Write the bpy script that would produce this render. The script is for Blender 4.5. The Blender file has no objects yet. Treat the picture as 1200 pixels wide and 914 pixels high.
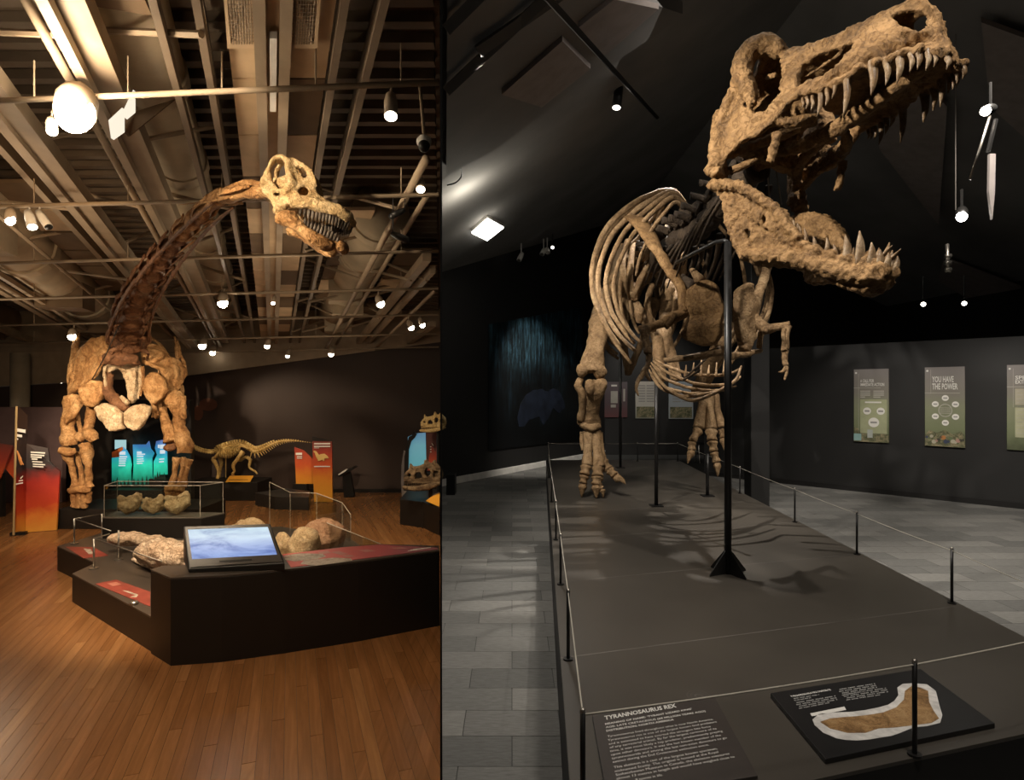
import bpy, bmesh, math, random
from mathutils import Vector, Matrix, Quaternion, noise
from mathutils.geometry import tessellate_polygon

SC = bpy.context.scene
COL = SC.collection
V = Vector
HC = 1.75          # eye height of the photographer
FPX = 720.0        # focal length in pixels of a 1200 px wide frame

# ------------------------------------------------------------------ camera
cam_d = bpy.data.cameras.new('camera')
cam = bpy.data.objects.new('camera', cam_d)
COL.objects.link(cam)
cam.location = (0, 0, HC)
cam.rotation_euler = (math.pi / 2, 0, 0)
cam_d.sensor_width = 36.0
cam_d.lens = 36.0 * FPX / 1200.0
cam_d.clip_start = 0.05
SC.camera = cam

# ------------------------------------------------------------------ world, exposure
world = bpy.data.worlds.new('museum_air')
SC.world = world
world.use_nodes = True
bg = world.node_tree.nodes['Background']
bg.inputs[0].default_value = (1.0, 0.86, 0.72, 1)
bg.inputs[1].default_value = 0.018
SC.view_settings.view_transform = 'Standard'
SC.view_settings.look = 'None'
SC.view_settings.gamma = 1.0
SC.view_settings.exposure = 0.0
SC.view_settings.use_curve_mapping = False

def spot(name, loc, target, power, color, angle=60, blend=0.6, radius=0.06):
    d = bpy.data.lights.new(name, 'SPOT')
    d.energy = power; d.color = color; d.spot_size = math.radians(angle)
    d.spot_blend = blend; d.shadow_soft_size = radius
    o = bpy.data.objects.new(name, d); COL.objects.link(o)
    o.location = loc
    o.rotation_euler = (V(target) - V(loc)).to_track_quat('-Z', 'Y').to_euler()
    return o

def point(name, loc, power, color, radius=0.15):
    d = bpy.data.lights.new(name, 'POINT')
    d.energy = power; d.color = color; d.shadow_soft_size = radius
    o = bpy.data.objects.new(name, d); COL.objects.link(o); o.location = loc
    return o

def area(name, loc, target, power, color, sx, sy):
    d = bpy.data.lights.new(name, 'AREA')
    d.energy = power; d.color = color; d.shape = 'RECTANGLE'; d.size = sx; d.size_y = sy
    o = bpy.data.objects.new(name, d); COL.objects.link(o)
    o.location = loc
    o.rotation_euler = (V(target) - V(loc)).to_track_quat('-Z', 'Y').to_euler()
    return o

WARM = (1.0, 0.80, 0.56)
AMBER = (1.0, 0.66, 0.36)
COOL = (1.0, 0.93, 0.84)
# right hall: track spots over the tyrannosaur, plus an added soft fill
spot('key_spot_left', (-0.28, 3.6, 4.2), (2.0, 4.1, 3.1), 560, COOL, 60, .6, .05)
spot('key_spot_top', (2.35, 2.5, 5.4), (1.9, 4.0, 1.4), 330, COOL, 52, .6, .05)
spot('rib_spot_back', (2.1, 7.7, 5.3), (1.4, 6.0, 0.6), 900, COOL, 38, .5, .025)
spot('rib_spot_left', (-0.3, 4.3, 4.1), (1.2, 6.5, 2.7), 520, COOL, 52, .6, .05)
spot('chest_spot_rex', (3.0, 3.3, 5.6), (1.95, 5.5, 2.35), 480, COOL, 30, .6, .04)
spot('leg_spot', (0.0, 5.4, 4.2), (1.2, 7.7, 1.1), 320, COOL, 44, .6, .05)
spot('platform_spot', (1.5, 1.2, 5.0), (1.4, 2.7, 0.4), 280, COOL, 80, .9, .3)
area('platform_soft_fill', (1.6, 5.2, 5.2), (1.6, 5.2, 0), 32, COOL, 1.6, 3.0)  # unseen area light added over the platform to soften its shadows
spot('carpet_spot_right', (4.4, 5.2, 5.4), (5.2, 7.6, 0), 1100, COOL, 80, .8, .2)
spot('carpet_spot_left', (0.1, 6.5, 3.6), (-0.1, 5.4, 0), 170, COOL, 84, .9, .2)
spot('carpet_spot_near', (0.05, 3.0, 4.0), (-0.1, 3.2, 0), 110, COOL, 70, .9, .2)
spot('banner_spot_a', (4.3, 7.6, 3.7), (5.7, 9.9, 1.7), 130, COOL, 40, .8, .05)
spot('banner_spot_b', (5.3, 6.9, 3.7), (6.7, 9.3, 1.7), 130, COOL, 40, .8, .05)
spot('banner_spot_c', (6.0, 6.3, 3.7), (7.7, 8.7, 1.7), 130, COOL, 40, .8, .05)
spot('back_banner_spot', (3.4, 13.4, 4.0), (3.8, 16.4, 1.7), 200, COOL, 60, .8, .05)
spot('mural_spot', (1.3, 11.4, 4.2), (0.7, 13.9, 1.1), 600, COOL, 64, .8, .05)
# left hall: warm gallery spots, plus added fill lights
spot('skull_spot', (-1.95, 1.5, 2.95), (-1.12, 3.4, 2.75), 300, WARM, 34, .6, .04)
spot('chest_spot', (-3.6, 3.9, 2.3), (-4.9, 7.5, 1.4), 760, WARM, 32, .6, .05)
spot('chest_spot_right', (-2.1, 4.6, 2.8), (-4.7, 7.6, 1.4), 230, WARM, 32, .6, .05)
spot('neck_spot', (-2.5, 2.4, 2.9), (-3.6, 5.4, 2.6), 110, AMBER, 50, .7, .06)
spot('fossil_spot', (-2.6, 3.7, 2.9), (-2.6, 5.3, 0.3), 420, WARM, 60, .6, .05)
spot('panel_spot', (-4.6, 4.6, 2.8), (-5.7, 7.6, 0.8), 260, WARM, 50, .7, .05)
spot('small_skeleton_spot', (-5.5, 8.55, 2.5), (-3.9, 10.0, 1.0), 200, WARM, 56, .6, .02)
spot('small_skeleton_fill', (-3.3, 7.7, 2.0), (-4.0, 10.0, .9), 45, WARM, 50, .8, .08)  # added fill from the front, brightens the side-lit skeleton
spot('case_spot', (-3.9, 5.2, 2.6), (-3.75, 6.45, .5), 90, WARM, 40, .6, .03)
spot('placard_spot', (-2.2, 7.4, 2.1), (-2.9, 9.3, 0.9), 80, WARM, 40, .6, .03)
spot('corner_spot', (-1.9, 6.4, 2.5), (-1.1, 8.0, 1.0), 70, WARM, 44, .6, .03)
for i, (x, y, z, e) in enumerate([(-2.6, 2.2, 2.95, 75), (-1.4, 2.6, 2.9, 60), (-5.2, 5.0, 2.75, 120), (-1.6, 6.6, 2.6, 110), (-3.9, 8.4, 2.3, 70)]):
    spot('floor_spot', (x, y, z), (x, y + .4, 0), e, WARM, 110, .9, .1)
for x, y, z, e in [(-1.7, 2.0, 2.3, 12), (-3.4, 4.2, 2.3, 20), (-1.9, 5.2, 2.35, 14), (-5.6, 6.6, 2.2, 16), (-2.6, 8.0, 2.0, 10)]:
    point('ambient_fill', (x, y, z), e, WARM, .25)  # unseen warm points added near the roof for ambient light

# ------------------------------------------------------------------ helpers
def P(px, py, Y):
    return V(((px - 600) / FPX * Y, Y, HC - (py - 457) / FPX * Y))

def G(px, py, z=0.0):
    Y = (HC - z) * FPX / (py - 457)
    return P(px, py, Y)

def lerp(a, b, t): return a + (b - a) * t

class MB:
    def __init__(s): s.v = []; s.f = []; s.m = []; s.mi = 0
    def add(s, vs, fs):
        b = len(s.v); s.v += [V(x) for x in vs]
        for f in fs: s.f.append([i + b for i in f]); s.m.append(s.mi)
        return s
    def box(s, c, d, rz=0, R=None):
        c = V(c); hx, hy, hz = d[0] / 2, d[1] / 2, d[2] / 2
        M = R if R is not None else Matrix.Rotation(rz, 3, 'Z')
        vs = [c + M @ V((x, y, z)) for z in (-hz, hz) for x, y in ((-hx, -hy), (hx, -hy), (hx, hy), (-hx, hy))]
        return s.add(vs, [(3, 2, 1, 0), (4, 5, 6, 7), (0, 1, 5, 4), (1, 2, 6, 5), (2, 3, 7, 6), (3, 0, 4, 7)])
    def prism(s, poly, vec, holes=()):
        vec = V(vec); loops = [[V(p) for p in poly]] + [[V(p) for p in h] for h in holes]
        pts = [p for l in loops for p in l]
        tri = tessellate_polygon(loops)
        n = len(pts)
        fs = [tuple(t) for t in tri] + [tuple(i + n for i in reversed(t)) for t in tri]
        b = 0
        for l in loops:
            k = len(l)
            for i in range(k):
                j = (i + 1) % k
                fs.append((b + i, b + j, b + j + n, b + i + n))
            b += k
        return s.add(pts + [p + vec for p in pts], fs)
    def quad(s, a, b, c, d): return s.add([a, b, c, d], [(0, 1, 2, 3)])
    def tube(s, pts, rad, n=10, k=4, flat=1.0, up=None, caps=True):
        pts = [V(p) for p in pts]
        if not isinstance(rad, (list, tuple)): rad = [rad] * len(pts)
        rad = [r if isinstance(r, (list, tuple)) else (r, r * flat) for r in rad]
        P_, R_ = [], []
        if len(pts) > 2 and k > 1:
            for i in range(len(pts) - 1):
                p0 = pts[max(i - 1, 0)]; p1 = pts[i]; p2 = pts[i + 1]; p3 = pts[min(i + 2, len(pts) - 1)]
                for j in range(k):
                    t = j / k
                    P_.append(.5 * ((2 * p1) + (p2 - p0) * t + (2 * p0 - 5 * p1 + 4 * p2 - p3) * t * t + (3 * p1 - p0 - 3 * p2 + p3) * t ** 3))
                    tt = t * t * (3 - 2 * t)
                    R_.append((lerp(rad[i][0], rad[i + 1][0], tt), lerp(rad[i][1], rad[i + 1][1], tt)))
            P_.append(pts[-1]); R_.append(rad[-1])
        elif k > 1:
            for j in range(k + 1):
                t = j / k
                P_.append(pts[0].lerp(pts[1], t)); R_.append((lerp(rad[0][0], rad[1][0], t), lerp(rad[0][1], rad[1][1], t)))
        else: P_, R_ = pts, rad
        m = len(P_)
        T = [(P_[min(i + 1, m - 1)] - P_[max(i - 1, 0)]).normalized() for i in range(m)]
        u = V(up) if up is not None else (V((0, 0, 1)) if abs(T[0].z) < .9 else V((0, 1, 0)))
        u = (u - T[0] * u.dot(T[0])).normalized()
        vs = []
        for i in range(m):
            u = (u - T[i] * u.dot(T[i])).normalized(); w = T[i].cross(u)
            for j in range(n):
                a = 2 * math.pi * j / n
                vs.append(P_[i] + w * (math.cos(a) * R_[i][0]) + u * (math.sin(a) * R_[i][1]))
        fs = [(i * n + j, i * n + (j + 1) % n, (i + 1) * n + (j + 1) % n, (i + 1) * n + j) for i in range(m - 1) for j in range(n)]
        if caps: fs += [tuple(reversed(range(n))), tuple(range((m - 1) * n, m * n))]
        return s.add(vs, fs)
    def ell(s, c, r, R=None, n=12, rings=8):
        c = V(c); r = V((r, r, r)) if isinstance(r, (int, float)) else V(r)
        M = R if R is not None else Matrix.Identity(3)
        vs = [c + M @ V((0, 0, -r.z))]
        for i in range(1, rings):
            a = -math.pi / 2 + math.pi * i / rings
            for j in range(n):
                b = 2 * math.pi * j / n
                vs.append(c + M @ V((r.x * math.cos(a) * math.cos(b), r.y * math.cos(a) * math.sin(b), r.z * math.sin(a))))
        vs.append(c + M @ V((0, 0, r.z)))
        fs = [(0, 1 + (j + 1) % n, 1 + j) for j in range(n)]
        for i in range(rings - 2):
            for j in range(n):
                a = 1 + i * n + j; b = 1 + i * n + (j + 1) % n
                fs.append((a, b, b + n, a + n))
        e = len(vs) - 1; o = 1 + (rings - 2) * n
        fs += [(e, o + j, o + (j + 1) % n) for j in range(n)]
        return s.add(vs, fs)
    def xf(s, fn): s.v = [fn(p) for p in s.v]; return s
    def rough(s, amp, sc, seed=0.0):
        o = V((seed, seed * 1.7, seed * .3))
        s.v = [p + noise.noise_vector(p * sc + o) * amp + noise.noise_vector(p * sc * 2.7 + o) * amp * .45 for p in s.v]
        return s

def linkp(o, parent):
    COL.objects.link(o)
    if parent is not None: o.parent = parent
    return o

def rootof(o):
    while o.parent is not None: o = o.parent
    return o

def obj(name, mb, mat, parent=None, smooth=False, bevel=0, at=None):
    """one mesh object; vertices are given in world space, the origin is the root's base (or `at`)"""
    if parent is not None: off = rootof(parent).location.copy()
    elif at is not None: off = V(at)
    elif mb.v:
        lo = [min(p[i] for p in mb.v) for i in range(3)]; hi = [max(p[i] for p in mb.v) for i in range(3)]
        off = V(((lo[0] + hi[0]) / 2, (lo[1] + hi[1]) / 2, lo[2]))
    else: off = V((0, 0, 0))
    me = bpy.data.meshes.new(name)
    me.from_pydata([p - off for p in mb.v], [], mb.f)
    mats = mat if isinstance(mat, (list, tuple)) else [mat]
    for m in mats: me.materials.append(m)
    if len(mats) > 1: me.polygons.foreach_set('material_index', mb.m)
    bm = bmesh.new(); bm.from_mesh(me); bmesh.ops.recalc_face_normals(bm, faces=bm.faces); bm.to_mesh(me); bm.free()
    if smooth: me.polygons.foreach_set('use_smooth', [True] * len(me.polygons))
    o = bpy.data.objects.new(name, me)
    if parent is None: o.location = off
    linkp(o, parent)
    if bevel:
        b = o.modifiers.new('bevel', 'BEVEL'); b.width = bevel; b.segments = 2; b.limit_method = 'ANGLE'
    return o

def remesh(o, vox, smooth=3, disp=0.0, scale=.1, fac=.5, smooth2=0):
    m = o.modifiers.new('remesh', 'REMESH'); m.mode = 'VOXEL'; m.voxel_size = vox; m.use_smooth_shade = True
    if smooth:
        m = o.modifiers.new('smooth', 'SMOOTH'); m.factor = fac; m.iterations = smooth
    if disp:
        t = bpy.data.textures.new('bone_relief', 'CLOUDS'); t.noise_scale = scale; t.noise_depth = 3
        m = o.modifiers.new('relief', 'DISPLACE'); m.texture = t; m.strength = disp; m.mid_level = .5
        m.texture_coords = 'LOCAL'
    return o

def thing(name, label, cat, loc, group=None):
    o = bpy.data.objects.new(name, None); COL.objects.link(o)
    o.empty_display_size = .1
    o.location = loc; o['label'] = label; o['category'] = cat
    if group: o['group'] = group
    return o

def tag(o, label, cat, group=None):
    o['label'] = label; o['category'] = cat
    if group: o['group'] = group
    return o

def struct(o):
    o['kind'] = 'structure'; return o

# ------------------------------------------------------------------ materials
class NT:
    def __init__(s, name):
        s.m = bpy.data.materials.new(name); s.m.use_nodes = True
        s.t = s.m.node_tree; s.b = s.t.nodes['Principled BSDF']
    def n(s, typ, **kw):
        x = s.t.nodes.new(typ)
        for k, v in kw.items(): setattr(x, k, v)
        return x
    def l(s, a, b): s.t.links.new(a, b)
    def coord(s, kind='Object', scale=(1, 1, 1), rot=(0, 0, 0)):
        c = s.n('ShaderNodeTexCoord'); mp = s.n('ShaderNodeMapping')
        mp.inputs['Scale'].default_value = scale; mp.inputs['Rotation'].default_value = rot
        s.l(c.outputs[kind], mp.inputs[0]); return mp.outputs[0]
    def noise(s, vec, scale, detail=4, rough=.55, dist=0):
        x = s.n('ShaderNodeTexNoise'); x.inputs['Scale'].default_value = scale; x.inputs['Detail'].default_value = detail
        x.inputs['Roughness'].default_value = rough; x.inputs['Distortion'].default_value = dist
        s.l(vec, x.inputs['Vector']); return x.outputs['Fac']
    def ramp(s, fac, stops):
        r = s.n('ShaderNodeValToRGB'); e = r.color_ramp.elements
        while len(e) < len(stops): e.new(.5)
        for el, (p, c) in zip(e, stops):
            el.position = p; el.color = (*c, 1) if len(c) == 3 else c
        s.l(fac, r.inputs[0]); return r.outputs[0]
    def mix(s, a, b, fac, mode='MIX'):
        x = s.n('ShaderNodeMix', data_type='RGBA', blend_type=mode)
        for sock, v in ((x.inputs[6], a), (x.inputs[7], b)):
            if hasattr(v, 'links') or hasattr(v, 'is_linked'): s.l(v, sock)
            else: sock.default_value = (*v, 1)
        if isinstance(fac, (int, float)): x.inputs[0].default_value = fac
        else: s.l(fac, x.inputs[0])
        return x.outputs[2]
    def bump(s, h, strength=.3, dist=.01):
        x = s.n('ShaderNodeBump'); x.inputs['Strength'].default_value = strength; x.inputs['Distance'].default_value = dist
        s.l(h, x.inputs['Height']); s.l(x.outputs[0], s.b.inputs['Normal'])
    def base(s, v):
        if isinstance(v, tuple): s.b.inputs['Base Color'].default_value = (*v, 1)
        else: s.l(v, s.b.inputs['Base Color'])
    def set(s, **kw):
        for k, v in kw.items(): s.b.inputs[k.replace('_', ' ')].default_value = v
        return s

def plain(name, col, rough=.6, metal=0, spec=.5, var=.12, nscale=6):
    t = NT(name); vec = t.coord()
    f = t.noise(vec, nscale, 5)
    a = tuple(c * (1 - var) for c in col); b = tuple(min(c * (1 + var), 1) for c in col)
    t.base(t.ramp(f, [(.3, a), (.7, b)])); t.set(Roughness=rough, Metallic=metal)
    t.b.inputs['Specular IOR Level'].default_value = spec
    return t.m

def emis(name, col, strength):
    t = NT(name); t.base((0, 0, 0)); t.b.inputs['Emission Color'].default_value = (*col, 1); t.b.inputs['Emission Strength'].default_value = strength
    return t.m

def bone(name, dark, mid, light, scale=3, bump=.5, rough=.66):
    """mottled, pitted and cracked bone"""
    t = NT(name); vec = t.coord()
    a = t.noise(vec, scale * 1.6, 7, .66, .8); b = t.noise(vec, scale * 11, 6, .72, .4)
    c = t.ramp(a, [(.30, dark), (.48, mid), (.70, light)])
    d = t.ramp(b, [(.32, (.42, .36, .30)), (.50, (1, 1, 1)), (.75, (1.12, 1.1, 1.06))])
    col = t.mix(c, d, .5, 'MULTIPLY')
    k = t.noise(vec, scale * 3.2, 5, .6, 1.6)
    cr = t.ramp(k, [(.455, (1, 1, 1)), (.497, (.38, .32, .27)), (.54, (1, 1, 1))])
    col = t.mix(col, cr, .55, 'MULTIPLY')
    t.base(col)
    v = t.n('ShaderNodeTexVoronoi'); v.inputs['Scale'].default_value = scale * 16; t.l(vec, v.inputs['Vector'])
    h = t.mix(t.mix(b, v.outputs['Distance'], .4), cr, .3)
    t.bump(h, min(1, bump * 1.7), .02); t.set(Roughness=rough); t.b.inputs['Specular IOR Level'].default_value = .22
    return t.m

def grad(name, stops, axis='Z', lo=0, hi=1, rough=.4, extra=None, emit=0):
    """printed gradient over object coordinates"""
    t = NT(name); c = t.n('ShaderNodeTexCoord'); sp = t.n('ShaderNodeSeparateXYZ'); t.l(c.outputs['Object'], sp.inputs[0])
    mr = t.n('ShaderNodeMapRange'); mr.inputs[1].default_value = lo; mr.inputs[2].default_value = hi
    t.l(sp.outputs[axis], mr.inputs[0])
    nz = t.noise(c.outputs['Object'], 7, 4); ad = t.n('ShaderNodeMath', operation='MULTIPLY_ADD')
    ad.inputs[1].default_value = .22; t.l(nz, ad.inputs[0]); 
    sb = t.n('ShaderNodeMath', operation='SUBTRACT'); sb.inputs[1].default_value = .11; t.l(mr.outputs[0], sb.inputs[0]); t.l(sb.outputs[0], ad.inputs[2])
    col = t.ramp(ad.outputs[0], stops); t.base(col); t.set(Roughness=rough)
    if emit:
        t.l(col, t.b.inputs['Emission Color']); t.b.inputs['Emission Strength'].default_value = emit
    return t.m

def toned(name, stops, rough=.5, grain=None, bump=.2):
    """material whose tone differs from piece to piece"""
    t = NT(name); oi = t.n('ShaderNodeObjectInfo'); ge = t.n('ShaderNodeNewGeometry')
    ad = t.n('ShaderNodeMath', operation='ADD'); fr = t.n('ShaderNodeMath', operation='FRACT')
    t.l(oi.outputs['Random'], ad.inputs[0]); t.l(ge.outputs['Random Per Island'], ad.inputs[1]); t.l(ad.outputs[0], fr.inputs[0])
    c = t.ramp(fr.outputs[0], stops)
    if grain:
        vec = t.coord('Object', *grain); g = t.noise(vec, 1, 6, .65, .4)
        c = t.mix(c, t.ramp(g, [(.3, (.62, .58, .54)), (.7, (1.12, 1.1, 1.08))]), .8, 'MULTIPLY'); t.bump(g, bump, .004)
    t.base(c); t.set(Roughness=rough)
    return t.m

M = {}
M['black'] = plain('matte_black_paint', (.012, .011, .010), .55, 0, .35)
M['blackmetal'] = plain('black_metal', (.014, .013, .012), .38, .3, .5)
M['plat'] = plain('dark_grey_platform', (.063, .054, .0435), .36, 0, .5, .16, 1.3)
M['steel'] = plain('brushed_steel', (.42, .38, .33), .3, .9)
M['rope'] = plain('pale_elastic_cord', (.50, .46, .38), .6)
M['white'] = plain('white_paint', (.72, .69, .64), .5)
M['print_white'] = plain('white_print', (.75, .72, .66), .5, 0, .3, .02)
M['boneR'] = bone('brown_fossil_cast', (.10, .055, .022), (.215, .120, .046), (.33, .195, .083), 3)
M['boneRl'] = bone('pale_brown_fossil_cast', (.13, .078, .036), (.27, .168, .082), (.40, .27, .145), 3)
M['boneRshade'] = bone('shaded_fossil_cast', (.022, .015, .009), (.045, .030, .018), (.08, .055, .032), 3)  # darker copy of the cast, paints in the shade on the neck
M['tooth'] = bone('polished_tooth', (.09, .055, .028), (.19, .12, .062), (.36, .27, .17), 5, .15, .32)
# ================================================================== SETTING, RIGHT HALL
def ray_plane(px, py, p0, n):
    d = V(((px - 600) / FPX, 1, -(py - 457) / FPX)); o = V((0, 0, HC))
    return o + d * ((p0 - o).dot(n) / d.dot(n))

M['wallR'] = plain('black_wall_paint', (.020, .019, .018), .5, 0, .4, .15, .8)
M['roofR'] = plain('dark_grey_ceiling', (.20, .19, .18), .85, 0, .2, .2, .7)
M['roofRp'] = plain('dark_brown_ceiling_panel', (.26, .22, .20), .85, 0, .2)
M['base_white'] = plain('scuffed_white_skirting', (.80, .77, .71), .6)
M['carpet'] = toned('grey_carpet', [(0, (.13, .13, .123)), (.35, (.16, .16, .15)), (.65, (.185, .183, .172)), (1, (.22, .217, .202))], .95, ((14, 90, 1), (0, 0, 0)), .5)
M['carpet_back'] = plain('carpet_underlay', (.05, .05, .047), .95)

# the thin partition between the two halls
PA, PB = V((-.1153 * 2.0, 2.0, 0)), V((-1.286, 11.15, 0))
pn = V((PB.y - PA.y, -(PB.x - PA.x), 0)).normalized()
m = MB(); t_ = .003
m.prism([PA + pn * t_, PB + pn * t_, PB - pn * t_, PA - pn * t_], (0, 0, 4.0))
struct(obj('wall_middle', m, M['black']))

# floor of the right hall
m = MB(); m.prism([V((-.1153 * 1.2 + .004, 1.2, -.05)), V((8.6, 1.2, -.05)), V((8.6, 17, -.05)), V((2.6, 17, -.05)), V((-1.28, 11.15, -.05))], (0, 0, .047))
floorR = struct(obj('floor_carpet', m, M['carpet_back']))
def in_poly(x, y, poly):
    c = False
    for i in range(len(poly)):
        a, b = poly[i], poly[i - 1]
        if (a[1] > y) != (b[1] > y) and x < (b[0] - a[0]) * (y - a[1]) / (b[1] - a[1]) + a[0]: c = not c
    return c
PLAT = [(.1835, 1.848), (2.73, 2.597), (3.16, 11.68), (.647, 11.68)]
def wall_r_x(Y): return 7.5 - (Y - 9) * 2.64 / 2.67
def clip_poly(poly, planes):
    """cut a flat outline by half planes nx*x + ny*y <= k"""
    for nx, ny, k in planes:
        out = []
        for i in range(len(poly)):
            p, q = poly[i - 1], poly[i]; dp, dq = p.x * nx + p.y * ny - k, q.x * nx + q.y * ny - k
            if (dp < 0) != (dq < 0): out.append(p.lerp(q, dp / (dp - dq)))
            if dq <= 0: out.append(q)
        poly = out
        if len(poly) < 3: return None
    return poly
cells = []
tw, tl = .25, .5
PLR = [(-1, -.1153, -.006), (1, 2.64 / 2.67, 7.5 + 9 * 2.64 / 2.67 - .02)]
for j in range(int((16.4 - 1.6) / tw)):
    y = 1.6 + (j + .5) * tw
    for i in range(-6, 22):
        x = i * tl + (j % 2) * tl * .5
        c4 = [V((x - tl / 2, y - tw / 2, 0)), V((x + tl / 2, y - tw / 2, 0)), V((x + tl / 2, y + tw / 2, 0)), V((x - tl / 2, y + tw / 2, 0))]
        if all(in_poly(p.x, p.y, [(.30, 2.05), (2.6, 2.7), (3.0, 11.5), (.8, 11.5)]) for p in c4): continue
        whole = True
        pl = PLR + ([(-5.43 / 6.62, 3.786 / 6.62, (1.286 * 5.43 + 11.15 * 3.786) / 6.62 - .03)] if y > 10.9 else []) + [(1, 0, 8.5)]
        if any(p.x * a + p.y * b > k for p in c4 for a, b, k in pl): whole = False
        px = 600 + x / y * FPX; py = 457 + HC / y * FPX
        vis = 480 < px < 1230 and py < 960
        cells.append((0 if vis else 1, y, x, whole, c4, pl))
cells.sort(key=lambda t: t[:3])
tm = bpy.data.meshes.new('carpet_tile')
mb = MB(); mb.box((0, 0, .0035), (tl - .004, tw - .004, .007))
tm.from_pydata(mb.v, [], mb.f); tm.materials.append(M['carpet'])
rest = MB(); k = 0
for vis, y, x, whole, c4, pl in cells:
    if whole and k < 295:
        o = bpy.data.objects.new('carpet_tile', tm); linkp(o, floorR); o.location = V((x, y, -.003)) - floorR.location; k += 1
    else:
        q = clip_poly([p.lerp(sum(c4, V()) / 4, .008) for p in c4], pl)
        if q: rest.prism([V((p.x, p.y, -.003)) for p in q], (0, 0, .007))
o = obj('carpet_tile_field', rest, M['carpet'], floorR); o['kind'] = 'stuff'

# walls
WL0, WL1 = V((-1.286, 11.15, 0)), V((2.50, 16.58, 0))
wd = (WL1 - WL0).normalized(); wn = V((wd.y, -wd.x, 0))
m = MB(); m.prism([WL0, WL1, WL1 + V((0, 0, 6.3)), WL0 + V((0, 0, 3.89))], -wn * .12)
struct(obj('wall_left', m, M['wallR']))
m = MB(); m.prism([WL0 + wn * .001, WL1 + wn * .001, WL1 + wn * .001 + V((0, 0, .13)), WL0 + wn * .001 + V((0, 0, .13))], wn * .02)
struct(obj('baseboard_left', m, M['base_white'], bevel=.004))
m = MB(); m.box((6.2, 16.68, 3.4), (8.1, .14, 6.8))
struct(obj('wall_back', m, M['wallR']))
m = MB(); m.box((10.2, 9, 3.2), (.14, 16, 6.4)); struct(obj('wall_outer', m, M['wallR']))
WR0, WR1 = V((9.2, 9 - (9.2 - 7.5) * 2.67 / 2.64, 0)), V((wall_r_x(12.6), 12.6, 0))
rd = (WR1 - WR0).normalized(); rn = V((-rd.y, rd.x, 0))
if rn.y > 0: rn = -rn
m = MB(); m.prism([WR0, WR1, WR1 + V((0, 0, 2.54)), WR0 + V((0, 0, 2.54))], -rn * .12)
struct(obj('wall_right', m, M['wallR']))
m = MB(); m.prism([WR0, WR1, WR1 + V((0, 0, .09)), WR0 + V((0, 0, .09))], rn * .012)
struct(obj('baseboard_right', m, M['black']))
m = MB(); m.box((3.72, 9.34, 2.9), (.28, .28, 5.8)); struct(obj('trim_1', m, M['wallR'], bevel=.01))

# pitched roof: left slope, right slope
RO = V((-1.285, 11.15, 3.887))
def roof_z(x, y): return 3.887 + .584 * (x + 1.285) + .02 * (y - 11.15)
rN = V((-.584, -.02, 1)).normalized()
def RC(px, py, off=0): return ray_plane(px, py, RO + V((0, 0, -off)), rN)
RIDGE = 3.7
m = MB()
m.prism([V((x, y, roof_z(x, y))) for x, y in ((-.2, 1.0), (RIDGE, 1.0), (RIDGE, 17.2), (2.3, 17.2), (-1.29, 11.2))], (0, 0, .1))
zr = lambda y: roof_z(RIDGE, y)
m.prism([V((RIDGE, 1.0, zr(1))), V((10.5, 1.0, zr(1) - .45 * 6.8)), V((10.5, 17.2, zr(17.2) - .45 * 6.8)), V((RIDGE, 17.2, zr(17.2)))], (0, 0, .1))
ceilR = struct(obj('ceiling_pitched', m, M['roofR']))
def roof_board(name, pxs, off, th, mat):
    m = MB(); m.prism([RC(x, y, off) for x, y in pxs], (0, 0, -th)); return obj(name, m, mat, ceilR)
roof_board('ceiling_soffit', [(523, 193), (580, 163), (700, 72), (770, 26), (800, 2), (640, -60), (524, -40)], 0, .12, M['roofR'])
roof_board('ceiling_panel', [(588, 104), (659, 41), (692, 75), (635, 120)], .12, .05, M['roofRp'])
roof_board('ceiling_panel', [(678, 25), (720, -8), (772, 4), (708, 60)], .12, .05, M['roofRp'])
for a, b in (((524, 106), (648, -10)), ((524, 34), (566, -8)), ((560, 60), (690, -30))):
    m = MB(); A, B = RC(*a, .2), RC(*b, .2); m.tube([A, B], .05, 4, 1); obj('ceiling_beam', m, M['roofR'], ceilR)
# right slope boards and beams
pr0 = V((RIDGE, 5, zr(5))); prn = V((.45, -.02, 1)).normalized()
def RR(px, py, off=0): return ray_plane(px, py, pr0 - V((0, 0, off)), prn)
for q in ([(1106, 300), (1205, 338), (1205, 392), (1100, 326)], [(1040, 40), (1110, 120), (1100, 260), (1030, 170)], [(1150, 20), (1205, 40), (1205, 160), (1160, 120)]):
    m = MB(); m.prism([RR(x, y, .1) for x, y in q], (0, 0, -.06)); obj('ceiling_panel', m, M['roofRp'], ceilR)

# ================================================================== PLATFORM
M['seam'] = plain('seam_edge_light', (.13, .115, .10), .4, 0, .5, .5, 4)  # pale tone paints the light caught along the deck edges
def plat_x0(Y): return .0472 * Y + .0962
def plat_x1(Y): return .0472 * Y + 2.607
ZP = .42
plat = thing('display_platform', 'long low dark grey display platform carrying the big open-mouthed skeleton', 'platform', (1.6, 6.5, 0))
m = MB(); m.prism([V((x, y, .015)) for x, y in PLAT], (0, 0, ZP - .03)); obj('platform_body', m, M['black'], plat)
ys = [0, 1.2, 2.4, 3.6, 4.78, 5.98, 7.18, 8.38, 9.9]
def on_row(off, side):
    # point of the seam at distance off along the left edge
    y0 = 1.848 + off
    x = plat_x0(y0) if side == 0 else None
    if side == 0: return V((x, y0, 0))
    k = .294
    # intersect with right edge
    Xl = plat_x0(y0); yy = y0
    X = (Xl * 0 + .0472 * (y0 - k * Xl) + 2.607) / (1 - .0472 * k)
    return V((X, y0 + k * (X - Xl), 0))
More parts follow.
